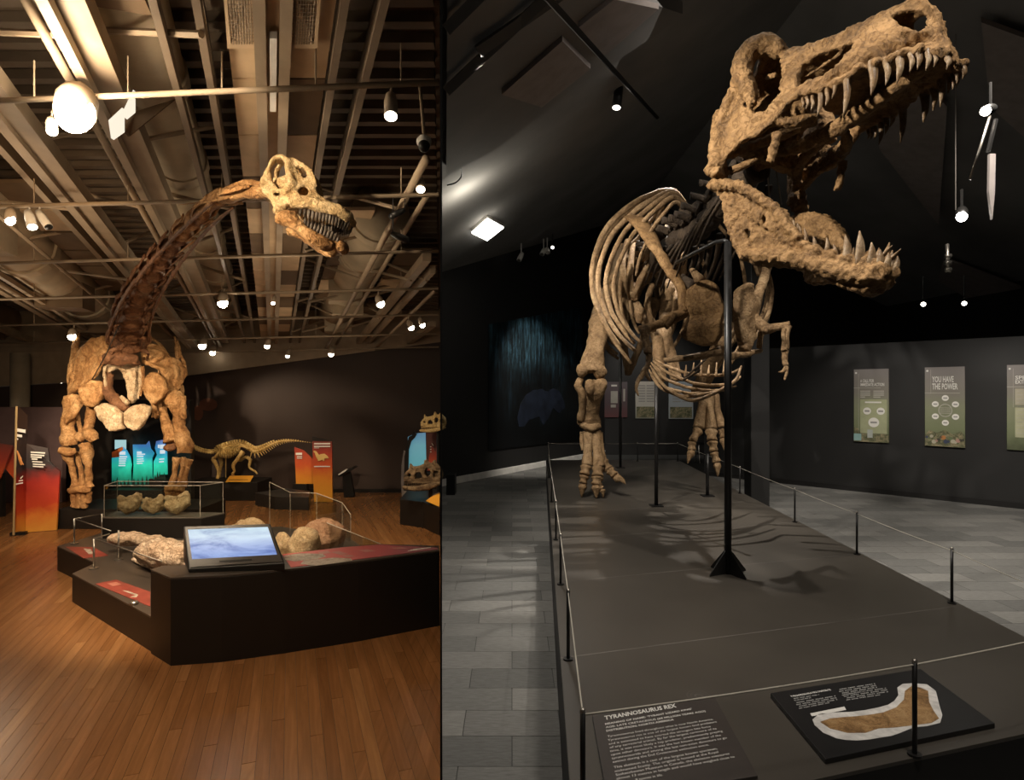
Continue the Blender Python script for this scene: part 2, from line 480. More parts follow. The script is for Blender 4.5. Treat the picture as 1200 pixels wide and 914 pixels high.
for i in range(len(ys) - 1):
    a, b = on_row(ys[i] + (.002 if i else 0), 0), on_row(ys[i] + (.002 if i else 0), 1)
    c, d = on_row(ys[i + 1] - .002, 1), on_row(ys[i + 1] - .002, 0)
    if i == len(ys) - 2: c, d = V((3.16, 11.68, 0)), V((.647, 11.68, 0))
    z = V((0, 0, ZP - .0152))
    m = MB(); m.prism([a + z, b + z, c + z, d + z], (0, 0, .0152)); obj('deck_panel', m, M['plat'], plat, bevel=.002)

for i in range(1, len(ys) - 1):
    a, b = on_row(ys[i], 0), on_row(ys[i], 1); e = V((0, .0035, 0)); z = V((0, 0, ZP - .004))
    m = MB(); m.prism([a - e + z, b - e + z, b + e + z, a + e + z], (0, 0, .0045)); obj('deck_seam', m, M['seam'], plat)
# barrier posts and cord
def stanchion(x, y, label, tall=.342, hook=True):
    t = thing('barrier_post', label, 'post', (x, y, ZP), 'thin barrier posts round the platform')
    m = MB(); m.tube([(x, y, ZP + .006), (x, y, ZP + tall)], .0085, 10, 1); obj('post', m, M['blackmetal'], t, True)
    m = MB(); m.tube([(x, y, ZP), (x, y, ZP + .008)], .024, 14, 1); obj('base_plate', m, M['blackmetal'], t)
    m = MB(); m.ell((x, y, ZP + tall), .0095, None, 8, 6); obj('post_cap', m, M['steel'], t, True)
    return V((x, y, ZP + tall - .012))
LP = [(.218, 1.892), (.277, 3.03), (.332, 4.2), (.39, 5.45), (.47, 7.3), (.56, 9.3), (.68, 11.5)]
LN = ['at the near left corner beside the white-lettered panel', 'second along the left edge from the near corner', 'third along the left edge from the near corner',
      'fourth along the left edge from the near corner', 'fifth along the left edge, level with the planted foot', 'sixth along the left edge, behind the planted foot', 'at the far left corner of the platform']
L = [stanchion(x, y, 'black barrier post ' + n) for (x, y), n in zip(LP, LN)]
RPp = [(2.62, 2.66), (2.742, 3.83), (2.79, 4.97), (2.845, 6.18), (2.93, 7.9), (3.1, 11.5)]
RN = ['at the near right corner of the platform', 'on the right edge of the platform, tallest in view there', 'on the right edge, halfway along the carpet', 'on the right edge, just in front of the dark column', 'on the right edge beside the dark column', 'at the far right corner of the platform']
R_ = [stanchion(x, y, 'black barrier post ' + n) for (x, y), n in zip(RPp, RN)]
FM = stanchion(1.466, 2.237, 'black barrier post in front of the fossil photo board')
BMid = [stanchion(1.5, 11.5, 'black barrier post on the back edge behind the leg'), stanchion(2.35, 11.5, 'black barrier post on the back edge behind the raised foot')]
def cord(pts, label, r=.0032, mat='rope'):
    m = MB()
    for a, b in zip(pts[:-1], pts[1:]):
        q = [a.lerp(b, t) + V((0, 0, -.006 * 4 * t * (1 - t))) for t in (0, .25, .5, .75, 1)]
        m.tube(q, r, 6, 2)
    for p in pts[1:-1]: m.ell(p, r * 2.2, None, 8, 5)
    return tag(obj('barrier_rope', m, M[mat], smooth=True), label, 'rope', 'ropes of the platform barrier')
cord(L, 'pale cord strung along the left edge of the platform')
cord([L[0], FM, R_[0]], 'pale cord strung across the front edge of the platform')
cord(R_, 'pale cord strung along the right edge of the platform', .0022)
cord([L[-1], BMid[0], BMid[1], R_[-1]], 'thin cord across the far end of the platform', .006, 'steel')

# ------------------------------------------------------------------ lettering
def text2d(txt, size=1.0, bold=0.0, space=1.0, align='LEFT'):
    c = bpy.data.curves.new('txt', 'FONT'); c.body = txt; c.size = size; c.resolution_u = 2; c.offset = bold; c.space_character = space; c.align_x = align
    o = bpy.data.objects.new('txt', c); COL.objects.link(o)
    dg = bpy.context.evaluated_depsgraph_get(); me = o.evaluated_get(dg).to_mesh()
    vs = [V(v.co) for v in me.vertices]; fs = [tuple(p.vertices) for p in me.polygons]
    o.evaluated_get(dg).to_mesh_clear(); bpy.data.objects.remove(o); bpy.data.curves.remove(c)
    return vs, fs
def lettering(mb, txt, size, fn, width=None, bold=0.0, align='LEFT', x0=0, y0=0, space=1.0):
    vs, fs = text2d(txt, size, bold, space, align)
    if not vs: return
    w = max(v.x for v in vs); k = width / w if width and w > 0 else 1
    mb.add([fn(x0 + v.x * k, y0 + v.y) for v in vs], fs)

def bil(a, b, c, d, off):
    """(u,v) in 0..1 -> point on the board a(top left) b(top right) c(bottom right) d(bottom left), raised by off"""
    def f(u, v): return (a * (1 - u) + b * u) * (1 - v) + (d * (1 - u) + c * u) * v + off
    return f

# text panel of the tyrannosaur
z = ZP + .012
TL, TR, BR, BL = G(694, 838, z), G(838, 817, z), G(888, 909, z), G(712, 938, z)
M['panel_dk'] = plain('dark_grey_print_panel', (.045, .036, .031), .42, 0, .5, .1)
t = thing('skeleton_text_panel', 'flat dark panel with white TYRANNOSAURUS REX lettering at the near corner', 'sign', (TL + BR) / 2 - V((0, 0, .012)))
m = MB(); m.prism([p - V((0, 0, .0118)) for p in (TL, TR, BR, BL)], (0, 0, .0118)); obj('panel_board', m, M['panel_dk'], t, bevel=.001)
# text frame: direction along a row, direction down the margin
O = G(708, 843, z + .001); ex = (G(792, 828.5, z + .001) - O); ex_l = ex.length; ex /= ex_l
ey = G(722, 914, z + .001) - O; ey_l = ey.length; ey /= ey_l
fn = lambda x, y: O + ex * x - ey * y + V((0, 0, 0))
def ln(txt, pxa, pxb, bold=0, hh=.018):
    a = G(*pxa, z + .0015); b = G(*pxb, z + .0015); w = (b - a).length; e = (b - a) / w
    m2 = MB(); lettering(m2, txt, hh, lambda x, y: a + e * x - ey * y, w, bold); return m2
rows = [
 ('TYRANNOSAURUS REX', (709, 843.5), (793, 828.5), .0012, .041),
 ('MEANING OF NAME: \u2018TYRANT LIZARD KING\u2019', (709, 849.5), (811, 831.5), .0004, .018),
 ('AGE: LATE CRETACEOUS (68 MILLION YEARS AGO)', (710, 853.3), (827, 834), .0003, .018),
 ('DISTRIBUTION: NORTH AMERICA', (710.5, 857.5), (790, 844), .0004, .018),
 ('Tyrannosaurus lived throughout what is now North America.', (712, 864), (836, 843.5), 0, .018),
 ('Tyrannosaurus rex is one of the largest known land predators', (712.5, 868.5), (840, 846.5), 0, .018),
 ('and is estimated to have exerted the strongest bite force', (713.5, 872.8), (833, 852), 0, .018),
 ('of any terrestrial animal. By far the largest carnivore of its', (714.5, 877), (840, 854.5), 0, .018),
 ('time, it was most likely a top predator, predominantly preying', (715, 881.3), (847, 857.5), 0, .018),
 ('upon other dinosaurs. It was the last known member of the', (716, 885.5), (845, 862.3), 0, .018),
 ('tyrannosaurids and among the last non-avian dinosaurs to go', (717, 889.8), (852, 865.3), 0, .018),
 ('extinct during the End Cretaceous extinction event.', (718, 894), (831, 873.5), 0, .018),
 ('This skeleton is a cast of the largest known specimen,', (719.5, 900.5), (841, 878), 0, .018),
 ('nicknamed Scotty. The original is housed at the Royal', (720.5, 905), (842, 882), 0, .018),
 ('Saskatchewan Museum in Canada, the skeleton measures', (721.5, 909.3), (855, 884), 0, .018),
 ('almost 13 metres in length and would have weighed close to', (722.5, 913.7), (861, 887.5), 0, .018),
 ('8 tonnes in life.', (745, 915), (777, 909), 0, .018)]
for i, (tx, a, b, bo, hh) in enumerate(rows):
    obj('title_lettering' if i == 0 else 'text_line', ln(tx, a, b, bo, hh), M['print_white'], t)
m = MB(); cc = G(819, 815.6, ZP + .0005)
for r0, r1 in ((.052, .048), (.036, .033), (.02, .012)):
    for k in range(24):
        a0, a1 = 2 * math.pi * k / 24, 2 * math.pi * (k + 1) / 24
        m.quad(*[cc + V((math.cos(a) * r, math.sin(a) * r, 0)) for a, r in ((a0, r0), (a1, r0), (a1, r1), (a0, r1))])
tag(obj('floor_ring_mark', m, plain('faint_ring', (.11, .095, .08), .5)), 'faint round ring mark on the platform behind the front cord', 'mark')

# fossil photo board
z = ZP + .02
a, b, c, d = G(903, 812, z), G(1078.6, 783.5, z), G(1166, 847.5, z), G(967.5, 889.5, z)
t = thing('fossil_photo_board', 'black board printed with a life-size photo of a bent brown fossil', 'board', (a + c) / 2 - V((0, 0, .02)))
M['board_blk'] = plain('satin_black_print', (.014, .013, .013), .35, 0, .5)
m = MB(); m.prism([p - V((0, 0, .0198)) for p in (a, b, c, d)], (0, 0, .0198)); obj('board', m, M['board_blk'], t, bevel=.002)
q = lambda u, v, o=.001: G(890 + u * .2583, 740 + v * .2583, z + o)
outer = [(240, 400), (270, 375), (340, 368), (420, 365), (480, 357), (540, 345), (585, 332), (612, 315), (630, 290), (625, 255), (650, 238), (700, 235), (760, 240), (800, 270), (808, 300), (815, 330), (830, 380), (820, 415), (760, 430), (700, 435), (640, 460), (600, 474), (560, 480), (500, 490), (440, 495), (390, 492), (350, 485), (290, 460), (250, 425)]
inner = [(275, 410), (320, 395), (380, 389), (440, 385), (500, 378), (560, 368), (620, 345), (655, 310), (660, 270), (690, 248), (730, 255), (765, 270), (770, 320), (790, 360), (815, 395), (780, 415), (700, 425), (620, 435), (540, 440), (480, 460), (400, 460), (320, 440)]
M['foss_print'] = bone('printed_fossil', (.13, .07, .03), (.33, .19, .08), (.47, .30, .14), 12, 0, .4)
M['foss_white'] = plain('printed_plaster', (.62, .59, .55), .45, 0, .4, .22, 30)
m = MB(); m.prism([q(u, v, .0004) for u, v in outer], (0, 0, .0008)); obj('printed_plaster_jacket', m, M['foss_white'], t)
m = MB(); m.prism([q(u, v, .0014) for u, v in inner], (0, 0, .0008)); obj('printed_fossil', m, M['foss_print'], t)
m = MB(); m.prism([q(u, v, .0004) for u, v in ((230, 372), (385, 341), (394, 356), (238, 385))], (0, 0, .0008)); obj('scale_label', m, M['print_white'], t)
m = MB(); A_, B_ = q(145, 298), q(325, 266); e = (B_ - A_); w = e.length; e /= w; dn = (q(165, 320) - q(145, 298)).normalized()
lettering(m, 'TYRANNOSAURUS REX COPROLITE', .017, lambda x, y: A_ + e * x - dn * y, w, .0004); obj('title_lettering', m, M['print_white'], t)
M['print_grey'] = plain('small_grey_print', (.30, .29, .27), .5, 0, .3, .3, 200)
m = MB()
for (x0, y0, x1, y1, k) in ((150, 303, 270, 284, 2), (160, 322, 345, 290, 4), (355, 262, 525, 234, 4), (375, 284, 575, 254, 4)):
    for i in range(k):
        o_ = i * 8.2; A_ = q(x0 + o_ * .75, y0 + o_); B_ = q(x1 + o_ * .5 - (i == k - 1) * 40, y1 + o_ + (i == k - 1) * 6)
        A2 = q(x0 + o_ * .75 + 2, y0 + o_ + 4); B2 = q(x1 + o_ * .5 + 2 - (i == k - 1) * 40, y1 + o_ + 4 + (i == k - 1) * 6)
        n_ = 26
        for j in range(n_):
            if (j * 7 + i * 3) % 6 == 0: continue
            f0, f1 = j / n_, (j + .8) / n_
            m.quad(A_.lerp(B_, f0), A_.lerp(B_, f1), A2.lerp(B2, f1), A2.lerp(B2, f0))
obj('small_print', m, M['print_grey'], t)['kind'] = 'stuff'

# ------------------------------------------------------------------ banners on the right wall
def WRp(px, py, off=.03): return ray_plane(px, py, WR0 + rn * off, rn)
M['banner'] = grad('banner_print', [(0, (.07, .08, .04)), (.22, (.17, .19, .10)), (.5, (.22, .23, .14)), (.72, (.22, .20, .165)), (1, (.235, .21, .195))], 'Z', 0, 1.2, .5)
M['banner_box'] = plain('pale_green_box', (.36, .37, .22), .5)
M['foliage'] = bone('printed_foliage', (.03, .04, .02), (.16, .16, .09), (.45, .36, .22), 8, 0, .5)
def wall_banner(label, c4):
    a, b, c, d = [WRp(x, y) for x, y in c4]
    t = thing('wall_banner', label, 'banner', (c + d) / 2 - rn * .015, 'printed banners on the right wall')
    m = MB(); m.prism([p - rn * .028 for p in (a, b, c, d)], rn * .028); obj('banner_board', m, M['banner'], t)
    f = bil(a, b, c, d, rn * .003)
    H = (a - d).length; W = (b - a).length
    def part(name, pts, mat, o=0):
        m = MB(); m.prism([f(u, v) + rn * o for u, v in pts], rn * .002); return obj(name, m, mat, t)
    def rect(name, u0, v0, u1, v1, mat, o=0): return part(name, [(u0, v0), (u1, v0), (u1, v1), (u0, v1)], mat, o)
    def disc(name, u, v, r, mat, o=0): return part(name, [(u + r * math.cos(k * math.pi / 9), v + r * W / H * math.sin(k * math.pi / 9)) for k in range(18)], mat, o)
    def txt(name, s, u, v, wu, hv, bold=.004, mat=None):
        m = MB(); vs, fs = text2d(s, 1, bold); w = max(p.x for p in vs); h = max(p.y for p in vs)
        m.add([f(u + p.x / w * wu, v - p.y / h * hv) + rn * .002 for p in vs], fs); return obj(name, m, mat or M['print_white'], t)
    return t, rect, disc, txt, part, f
line_m = plain('pale_rule', (.45, .42, .36), .5)
t, rect, disc, txt, part, f = wall_banner('grey-green banner reading YOU HAVE THE POWER with a ring of badges', [(1083.8, 430.6), (1130.6, 429.4), (1131, 524.8), (1084, 522)])
disc('emblem', .065, .045, .03, M['print_white']); rect('rule', .15, .03, .157, .34, line_m); rect('rule', .0, .325, .88, .331, line_m)
txt('title_lettering', 'YOU HAVE', .19, .19, .54, .075, .02); txt('title_lettering', 'THE POWER', .19, .28, .64, .075, .02)
ring = MB()
for k in range(28):
    a0, a1 = 2 * math.pi * k / 28, 2 * math.pi * (k + 1) / 28
    ring.quad(*[f(.52 + math.cos(a) * r, .545 + math.sin(a) * r * .47) + rn * .003 for a, r in ((a0, .175), (a1, .175), (a1, .155), (a0, .155))])
obj('badge_ring', ring, line_m, t)
for i in range(4): rect('small_print', .39, .51 + i * .022, .65, .517 + i * .022, line_m, .002)
for k in range(6):
    a0 = math.pi / 2 + k * math.pi / 3; u, v = .52 + math.cos(a0) * .29, .545 + math.sin(a0) * .155
    disc('badge', u, v, .088, M['print_white']); rect('badge_print', u - .05, v - .008, u + .05, v + .008, M['print_grey'], .0025)
rnd = random.Random(4)
crowd_cols = [plain('crowd_' + n, c, .6) for n, c in (('navy', (.04, .05, .09)), ('orange', (.42, .17, .05)), ('dark', (.05, .045, .03)), ('pink', (.40, .22, .17)), ('cream', (.42, .38, .28)), ('green', (.12, .15, .07)))]
part('printed_hedge', [(0, .86), (.12, .8), (.3, .83), (.5, .79), (.7, .84), (.9, .8), (1, .85), (1, 1), (0, 1)], M['foliage'])
for k in range(16):
    u, v = .05 + k * .06, .87 + rnd.random() * .08
    disc('printed_figure', u, v, .035 + rnd.random() * .03, crowd_cols[(k * 5 + k // 3) % 6], .002)
t, rect, disc, txt, part, f = wall_banner('narrow banner reading A CALL FOR with three round badges', [(1000.7, 433), (1041.3, 432), (1041.6, 519), (1000.7, 517)])
disc('emblem', .065, .05, .03, M['print_white']); rect('rule', .135, .06, .143, .9, line_m); rect('rule', 0, .255, .78, .261, line_m)
txt('title_lettering', 'A CALL FOR', .19, .18, .40, .042, .02); txt('title_lettering', 'IMMEDIATE ACTION', .19, .232, .69, .042, .02)
for i in range(4):
    rect('small_print', .19, .295 + i * .027, .48 - (i == 3) * .15, .31 + i * .027, line_m); rect('small_print', .57, .295 + i * .027, .87 - (i == 3) * .1, .31 + i * .027, line_m)
rect('green_box', .19, .415, .95, .88, M['banner_box']); rect('small_print', .33, .445, .8, .465, M['print_white'], .003)
for u, v, r in ((.39, .575, .115), (.78, .575, .115), (.58, .73, .155)):
    disc('badge', u, v, r, M['print_white'], .003); rect('badge_print', u - r * .6, v - .012, u + r * .6, v + .012, M['print_grey'], .0055)
part('printed_hedge', [(0, .8), (.14, .82), (.18, .885), (1, .885), (1, 1), (0, 1)], M['foliage'])
rect('printed_sky', 0, .89, .22, .985, plain('printed_sky_blue', (.25, .40, .38), .5), .003); rect('printed_tower', .40, .83, .55, .94, plain('printed_grey', (.38, .40, .36), .5), .006)
t, rect, disc, txt, part, f = wall_banner('banner beginning SPECIES, cut off by the right edge of the view', [(1180, 427.8), (1229, 426.6), (1230, 530), (1180, 526.6)])
disc('emblem', .07, .045, .03, M['print_white']); rect('rule', .15, .04, .158, .5, line_m); rect('rule', 0, .255, .9, .262, line_m)
txt('title_lettering', 'SPECIES', .2, .17, .6, .042, .02); txt('title_lettering', 'EXTINCTION', .2, .22, .68, .042, .02)
rect('text_box', .2, .28, .9, .47, plain('cream_box', (.42, .38, .28), .5)); rect('text_box', .2, .5, .9, .85, plain('cream_green_box', (.43, .42, .27), .5))
for i in range(12): rect('small_print', .24, .305 + i * .045, .86, .309 + i * .045, line_m, .004)

# banners on the far wall
def far_banner(label, x0, y0, x1, y1, mat, kind):
    Y = 16.6
    a, b, c, d = P(x0, y0, Y), P(x1, y0, Y), P(x1, y1, Y), P(x0, y1, Y)
    t = thing('far_banner', label, 'banner', (c + d) / 2, 'printed banners on the far wall')
    m = MB(); m.prism([p - V((0, .0, 0)) for p in (a, b, c, d)], (0, -.025, 0)); obj('banner_board', m, mat, t)
    f = bil(a, b, c, d, V((0, -.028, 0)))
    def rect(name, u0, v0, u1, v1, mt):
        m = MB(); m.prism([f(u, v) for u, v in ((u0, v0), (u1, v0), (u1, v1), (u0, v1))], (0, -.004, 0)); obj(name, m, mt, t)
    if kind == 0:
        rect('title_lettering', .3, .08, .55, .13, M['print_white'])
        for u0, v0, u1, v1 in ((.28, .26, .58, .6), (.28, .64, .5, .72), (.64, .2, .76, .6), (.82, .2, .9, .55)): rect('text_box', u0, v0, u1, v1, line_m)
    else:
        for i in range(7): rect('small_print', .15, .1 + i * .07, .48, .13 + i * .07, M['print_grey']); rect('small_print', .55, .1 + i * .07, .92, .13 + i * .07, M['print_grey'])
        rect('printed_plants', .05, .68, .95, .97, M['foliage'])
far_cream = grad('far_cream_print', [(0, (.25, .25, .2)), (.3, (.5, .48, .42)), (1, (.55, .5, .43))], 'Z', 0, 1, .5)
far_blue = grad('far_grey_print', [(0, (.3, .32, .32)), (.4, (.35, .38, .4)), (1, (.3, .34, .37))], 'Z', 0, 1, .5)
far_mauve = grad('far_mauve_print', [(0, (.14, .05, .05)), (.3, (.11, .07, .075)), (1, (.13, .11, .12))], 'Z', 0, 1.2, .5)
far_banner('mauve banner on the far wall beside the planted leg', 708, 447.5, 735, 489, far_mauve, 0)
far_banner('cream banner on the far wall behind the small hand', 744.5, 447, 768, 490.3, far_cream, 1)
far_banner('grey banner on the far wall below the belly ribs', 783.5, 447, 812, 490.8, far_blue, 1)
far_banner('half hidden grey banner on the far wall behind the raised foot', 838, 455, 858, 490, far_blue, 1)

# forest mural on the left wall
tmur = NT('night_forest_mural'); vec = tmur.coord('Object', (9, 9, 1.1)); f1 = tmur.noise(vec, 1.6, 6, .75, .4)
vec2 = tmur.coord('Object', (1, 1, 1)); f2 = tmur.noise(vec2, 1.3, 3)
c1 = tmur.ramp(f1, [(.42, (.005, .009, .010)), (.56, (.03, .075, .10)), (.72, (.12, .28, .45))])
sp = tmur.n('ShaderNodeSeparateXYZ'); tc = tmur.n('ShaderNodeTexCoord'); tmur.l(tc.outputs['Object'], sp.inputs[0])
hz = tmur.ramp(sp.outputs['Z'], [(.0, (.02, .02, .02)), (.40, (.12, .12, .12)), (.60, (1, 1, 1)), (.80, (.9, .9, .9)), (1, (.02, .02, .02))])
mr = tmur.n('ShaderNodeMapRange'); mr.inputs[1].default_value = 0; mr.inputs[2].default_value = 3.6; tmur.l(sp.outputs['Z'], mr.inputs[0])
tmur.l(mr.outputs[0], hz.node.inputs[0])
c1 = tmur.mix(c1, hz, 1.0, 'MULTIPLY')
c1 = tmur.mix(c1, tmur.ramp(f2, [(.35, (.15, .15, .15)), (.6, (1, 1, 1))]), 1.0, 'MULTIPLY')
tmur.base(c1); tmur.set(Roughness=.5)
def WLp(px, py, off=.012): return ray_plane(px, py, WL0 + wn * off, wn)
mural = thing('forest_mural', 'dark blue night forest mural with a horned animal on the left wall', 'mural', WLp(625, 515))
m = MB(); m.prism([WLp(x, y) for x, y in ((572, 380), (682, 360), (682, 515), (572, 528))], wn * .01); obj('mural_board', m, tmur.m, mural)
mm = plain('mural_animal_blue', (.007, .010, .018), .6, 0, .3, .5, 4); m = MB()
m.prism([WLp(x, y, .024) for x, y in ((606, 490), (610, 474), (616, 463), (625, 457), (635, 456), (641, 459), (648, 455), (655, 458), (660, 467), (662, 478), (655, 484), (648, 478), (642, 492), (636, 498), (632, 488), (620, 492), (614, 500), (608, 500))], wn * .004); obj('painted_animal', m, mm, mural)

# emergency light panel on the sloping ceiling
c4 = [(553, 272), (572, 256), (590, 266), (571, 281)]
t = thing('ceiling_light', 'square lit light panel on the sloping dark ceiling at left', 'light', RC(571, 268, .05))
m = MB(); m.prism([RC(x, y, .0) for x, y in ((552, 268), (571, 251), (591, 262), (570, 277))], (0, 0, -.05)); obj('light_frame', m, M['white'], t)
m = MB(); m.prism([RC(x, y, .05) for x, y in c4], (0, 0, -.02)); obj('diffuser', m, emis('cool_light_panel', (1, .97, .88), 9), t)
p_ = RC(571, 268, .2); point('emergency_glow', p_, 5, (1, .94, .8), .12)
q_ = RC(558, 246, .34); point('emergency_wash', q_, 22, (1, .94, .8), .12)

# spotlights of the right hall
def can(label, tip, base, r, on=True, group='spotlights of the dark hall', mat=None, strength=14, hang=.25, col=(1, .93, .82)):
    tip, base = V(tip), V(base); d = (tip - base).normalized()
    t = thing('spotlight', label, 'spotlight', base, group)
    m = MB(); m.tube([base, base.lerp(tip, .3), tip], [r * .8, r, r], 14, 1); obj('lamp_body', m, mat or M['blackmetal'], t, True)
    m = MB(); m.tube([tip - d * .004, tip + d * .004], r * .85, 14, 1); obj('lens', m, emis('lamp_glass', col, strength) if on else M['steel'], t)
    m = MB(); m.tube([base.lerp(tip, .3), base.lerp(tip, .3) + V((0, 0, hang))], r * .25, 6, 1); obj('bracket', m, mat or M['blackmetal'], t)
    return t
a, b = RC(640, -4, .35), RC(770, 138, .35)
m = MB(); m.tube([a, b], [(.03, .025)] * 2, 4, 1); tag(obj('lighting_track', m, M['blackmetal']), 'black lighting track running diagonally under the dark ceiling', 'track')
can('black ceiling spotlight hanging left of the big skull', P(722.5, 126, 7.2), P(726, 97, 7.25), .055, strength=6)
can('small white spotlight by the wall top, left one of a pair', P(635, 298, 13.0), P(638, 292, 13.1), .05, False, mat=M['white'])
can('small white spotlight by the wall top, right one of a pair', P(642, 296, 13.0), P(641, 291, 13.1), .05, False, mat=M['white'])
can('tiny lit spotlight above the wall mural', P(647.5, 290, 13.0), P(647.5, 287, 13.2), .04, strength=5)
can('small pale spotlight beside the ribs on the left wall top', P(608, 305, 12.6), P(612, 297, 12.7), .05, False, mat=M['white'])
can('bright lamp on the tilted arm at upper right', P(1155, 130, 5.6), P(1163, 127, 5.8), .05, strength=20)
can('brightest lamp at right, low in front of the roof beams', P(1127, 254, 6.6), P(1127, 246, 6.9), .06, strength=60)
can('tiny lit lamp below the ringed fitting, left one', P(1082, 356.5, 9.6), P(1082, 352, 9.8), .04, strength=8, hang=.4)
can('tiny lit lamp below the ringed fitting, right one', P(1130, 355.5, 9.6), P(1130, 351, 9.8), .04, strength=8, hang=.4)
m = MB()
for y_ in (300, 308, 316): m.tube([P(1108, y_, 7.4), P(1114, y_, 7.4)], .03, 8, 1)
m.tube([P(1110, 286, 7.4), P(1111, 318, 7.4)], .02, 8, 1)
tag(obj('ringed_fitting', m, M['steel'], smooth=True), 'small ringed metal fitting hanging under the brightest right lamp', 'fitting')
arm = thing('tilted_lamp_mount', 'long tilted pale metal arm below the upper right lamp', 'arm', P(1148, 165, 5.6))
m = MB(); m.tube([P(1160, 136, 5.6), P(1137, 210, 5.6)], .012, 8, 1); obj('rod', m, M['steel'], arm, True)
m = MB(); m.tube([P(1167, 140, 5.62), P(1158, 178, 5.62)], .02, 6, 1); obj('strut', m, M['blackmetal'], arm)
m = MB(); m.prism([P(1160, 180, 6.3), P(1167, 180, 6.3), P(1166, 225, 6.3), P(1163, 257, 6.3), P(1159, 225, 6.3)], (0, .03, 0))
tag(obj('hanging_blade', m, plain('grey_blade', (.16, .14, .13), .4)), 'long grey pointed blade hanging at the far right', 'ornament')
m = MB(); m.tube([P(1120, 40, 6.7), P(1120, 246, 6.7)], .005, 6, 1); tag(obj('lamp_cable', m, M['steel']), 'thin cable holding the brightest right lamp', 'cable')
m = MB(); m.tube([RC(540, 195, .05), RC(541, 206, .06), RC(534, 214, .08), RC(524, 217, .06)], .008, 6, 4); tag(obj('loose_cable', m, M['black'], smooth=True), 'loose black cable loop on the lit ceiling at upper left', 'cable')
m = MB(); m.tube([P(577, 166, 8.4), P(612, 190, 8.6)], .008, 6, 1); tag(obj('ceiling_wire', m, M['steel']), 'thin pale wire under the ceiling above the square light', 'wire')

# folding chair behind the column
t = thing('folding_chair', 'dark folding chair with pale legs behind the main pole', 'chair', G(862, 555, .0) + V((0, 2.0, 0)))
cx, cy = t.location.x, t.location.y
m = MB(); m.box((cx, cy, .46), (.42, .4, .04)); obj('seat', m, M['black'], t, bevel=.01)
m = MB(); m.box((cx, cy + .2, .78), (.4, .03, .3)); obj('backrest', m, M['black'], t, bevel=.01)
for sx in (-.19, .19):
    for sy in (-.18, .18):
        m = MB(); m.tube([(cx + sx, cy + sy * .4, .44), (cx + sx, cy + sy, 0)], .012, 8, 1); obj('leg', m, M['steel'], t)
    m = MB(); m.tube([(cx + sx, cy + .2, .44), (cx + sx, cy + .2, .9)], .012, 8, 1); obj('back_frame', m, M['steel'], t)
m = MB(); m.box((-1.02, 10.35, .17), (.14, .3, .34)); tag(obj('floor_box', m, M['black']), 'small black box on the carpet at the foot of the left wall', 'box')
# ================================================================== TYRANNOSAUR
def poles():
    def pole(name, label, x, y, z1, r, fins=0.0):
        t = thing(name, label, 'pole', (x, y, ZP), 'black steel poles carrying the skeleton')
        m = MB(); m.tube([(x, y, ZP), (x, y, z1)], r, 14, 1); obj('pole', m, M['blackmetal'], t, True)
        if fins:
            for k in range(4):
                a = math.radians(25 + 90 * k); dx, dy = math.cos(a), math.sin(a); e = V((-dy, dx, 0)) * .003
                m = MB(); m.prism([V((x, y, ZP)) - e, V((x + dx * fins, y + dy * fins, ZP)) - e, V((x + dx * fins, y + dy * fins, ZP + .012)) - e, V((x + dx * r, y + dy * r, ZP + fins)) - e], e * 2)
                obj('gusset', m, M['blackmetal'], t)
        else:
            m = MB(); m.box((x, y, ZP + .006), (.14, .14, .012)); obj('foot_plate', m, M['blackmetal'], t)
        return t
    t = pole('support_pole', 'tall black support pole with a triangular finned foot below the jaw', 1.564, 4.45, 2.82, .026, .17)
    m = MB(); m.tube([V((1.564, 4.45, 2.82)), P(838, 284, 4.6), P(793, 308, 5.3)], .016, 8, 2); obj('top_arm', m, M['blackmetal'], t, True)
    pole('support_pole', 'black support pole standing under the rib cage, beside the small hand', 1.653, 7.04, 1.97, .022)
    pole('support_pole', 'short black support pole under the raised foot', 2.449, 7.7, .95, .020)
    pole('support_pole', 'thin black support pole behind the planted leg', 1.852, 10.5, 2.7, .024)
poles()

rex = thing('tyrannosaur_skeleton', 'huge brown tyrannosaur skeleton with gaping toothed jaws striding on the platform', 'skeleton', (1.6, 7.0, ZP))

Z4 = lambda u, v, Y: P(670 + .2517 * u, 370 + .2517 * v, Y)
# --- skull frame: origin between the jaw joints, F forward, L to the animal's left, U up
class Frame:
    def __init__(s, M0, F, L, wt):
        s.M = V(M0); s.F = V(F).normalized(); s.L = V(L); s.L = (s.L - s.F * s.L.dot(s.F)).normalized(); s.U = s.F.cross(s.L); s.wt = wt
    def w(s, x):
        t = s.wt
        if x <= t[0][0]: return t[0][1]
        for (x0, a), (x1, b) in zip(t[:-1], t[1:]):
            if x <= x1: return lerp(a, b, (x - x0) / (x1 - x0))
        return t[-1][1]
    def W(s, q): return s.M + s.F * q[0] + s.L * q[1] + s.U * q[2]
    def loc(s, px, py, k, x=.7):
        """local position of a traced point lying k half-widths to the animal's right"""
        d = V(((px - 600) / FPX, 1, -(py - 457) / FPX)); o = V((0, 0, HC))
        for _ in range(50):
            y = -k * s.w(x)
            t = (y - (o - s.M).dot(s.L)) / d.dot(s.L); p = o + d * t - s.M
            x = .5 * x + .5 * p.dot(s.F)
        return V((p.dot(s.F), p.dot(s.L), p.dot(s.U)))
mir = lambda q: V((q[0], -q[1], q[2]))

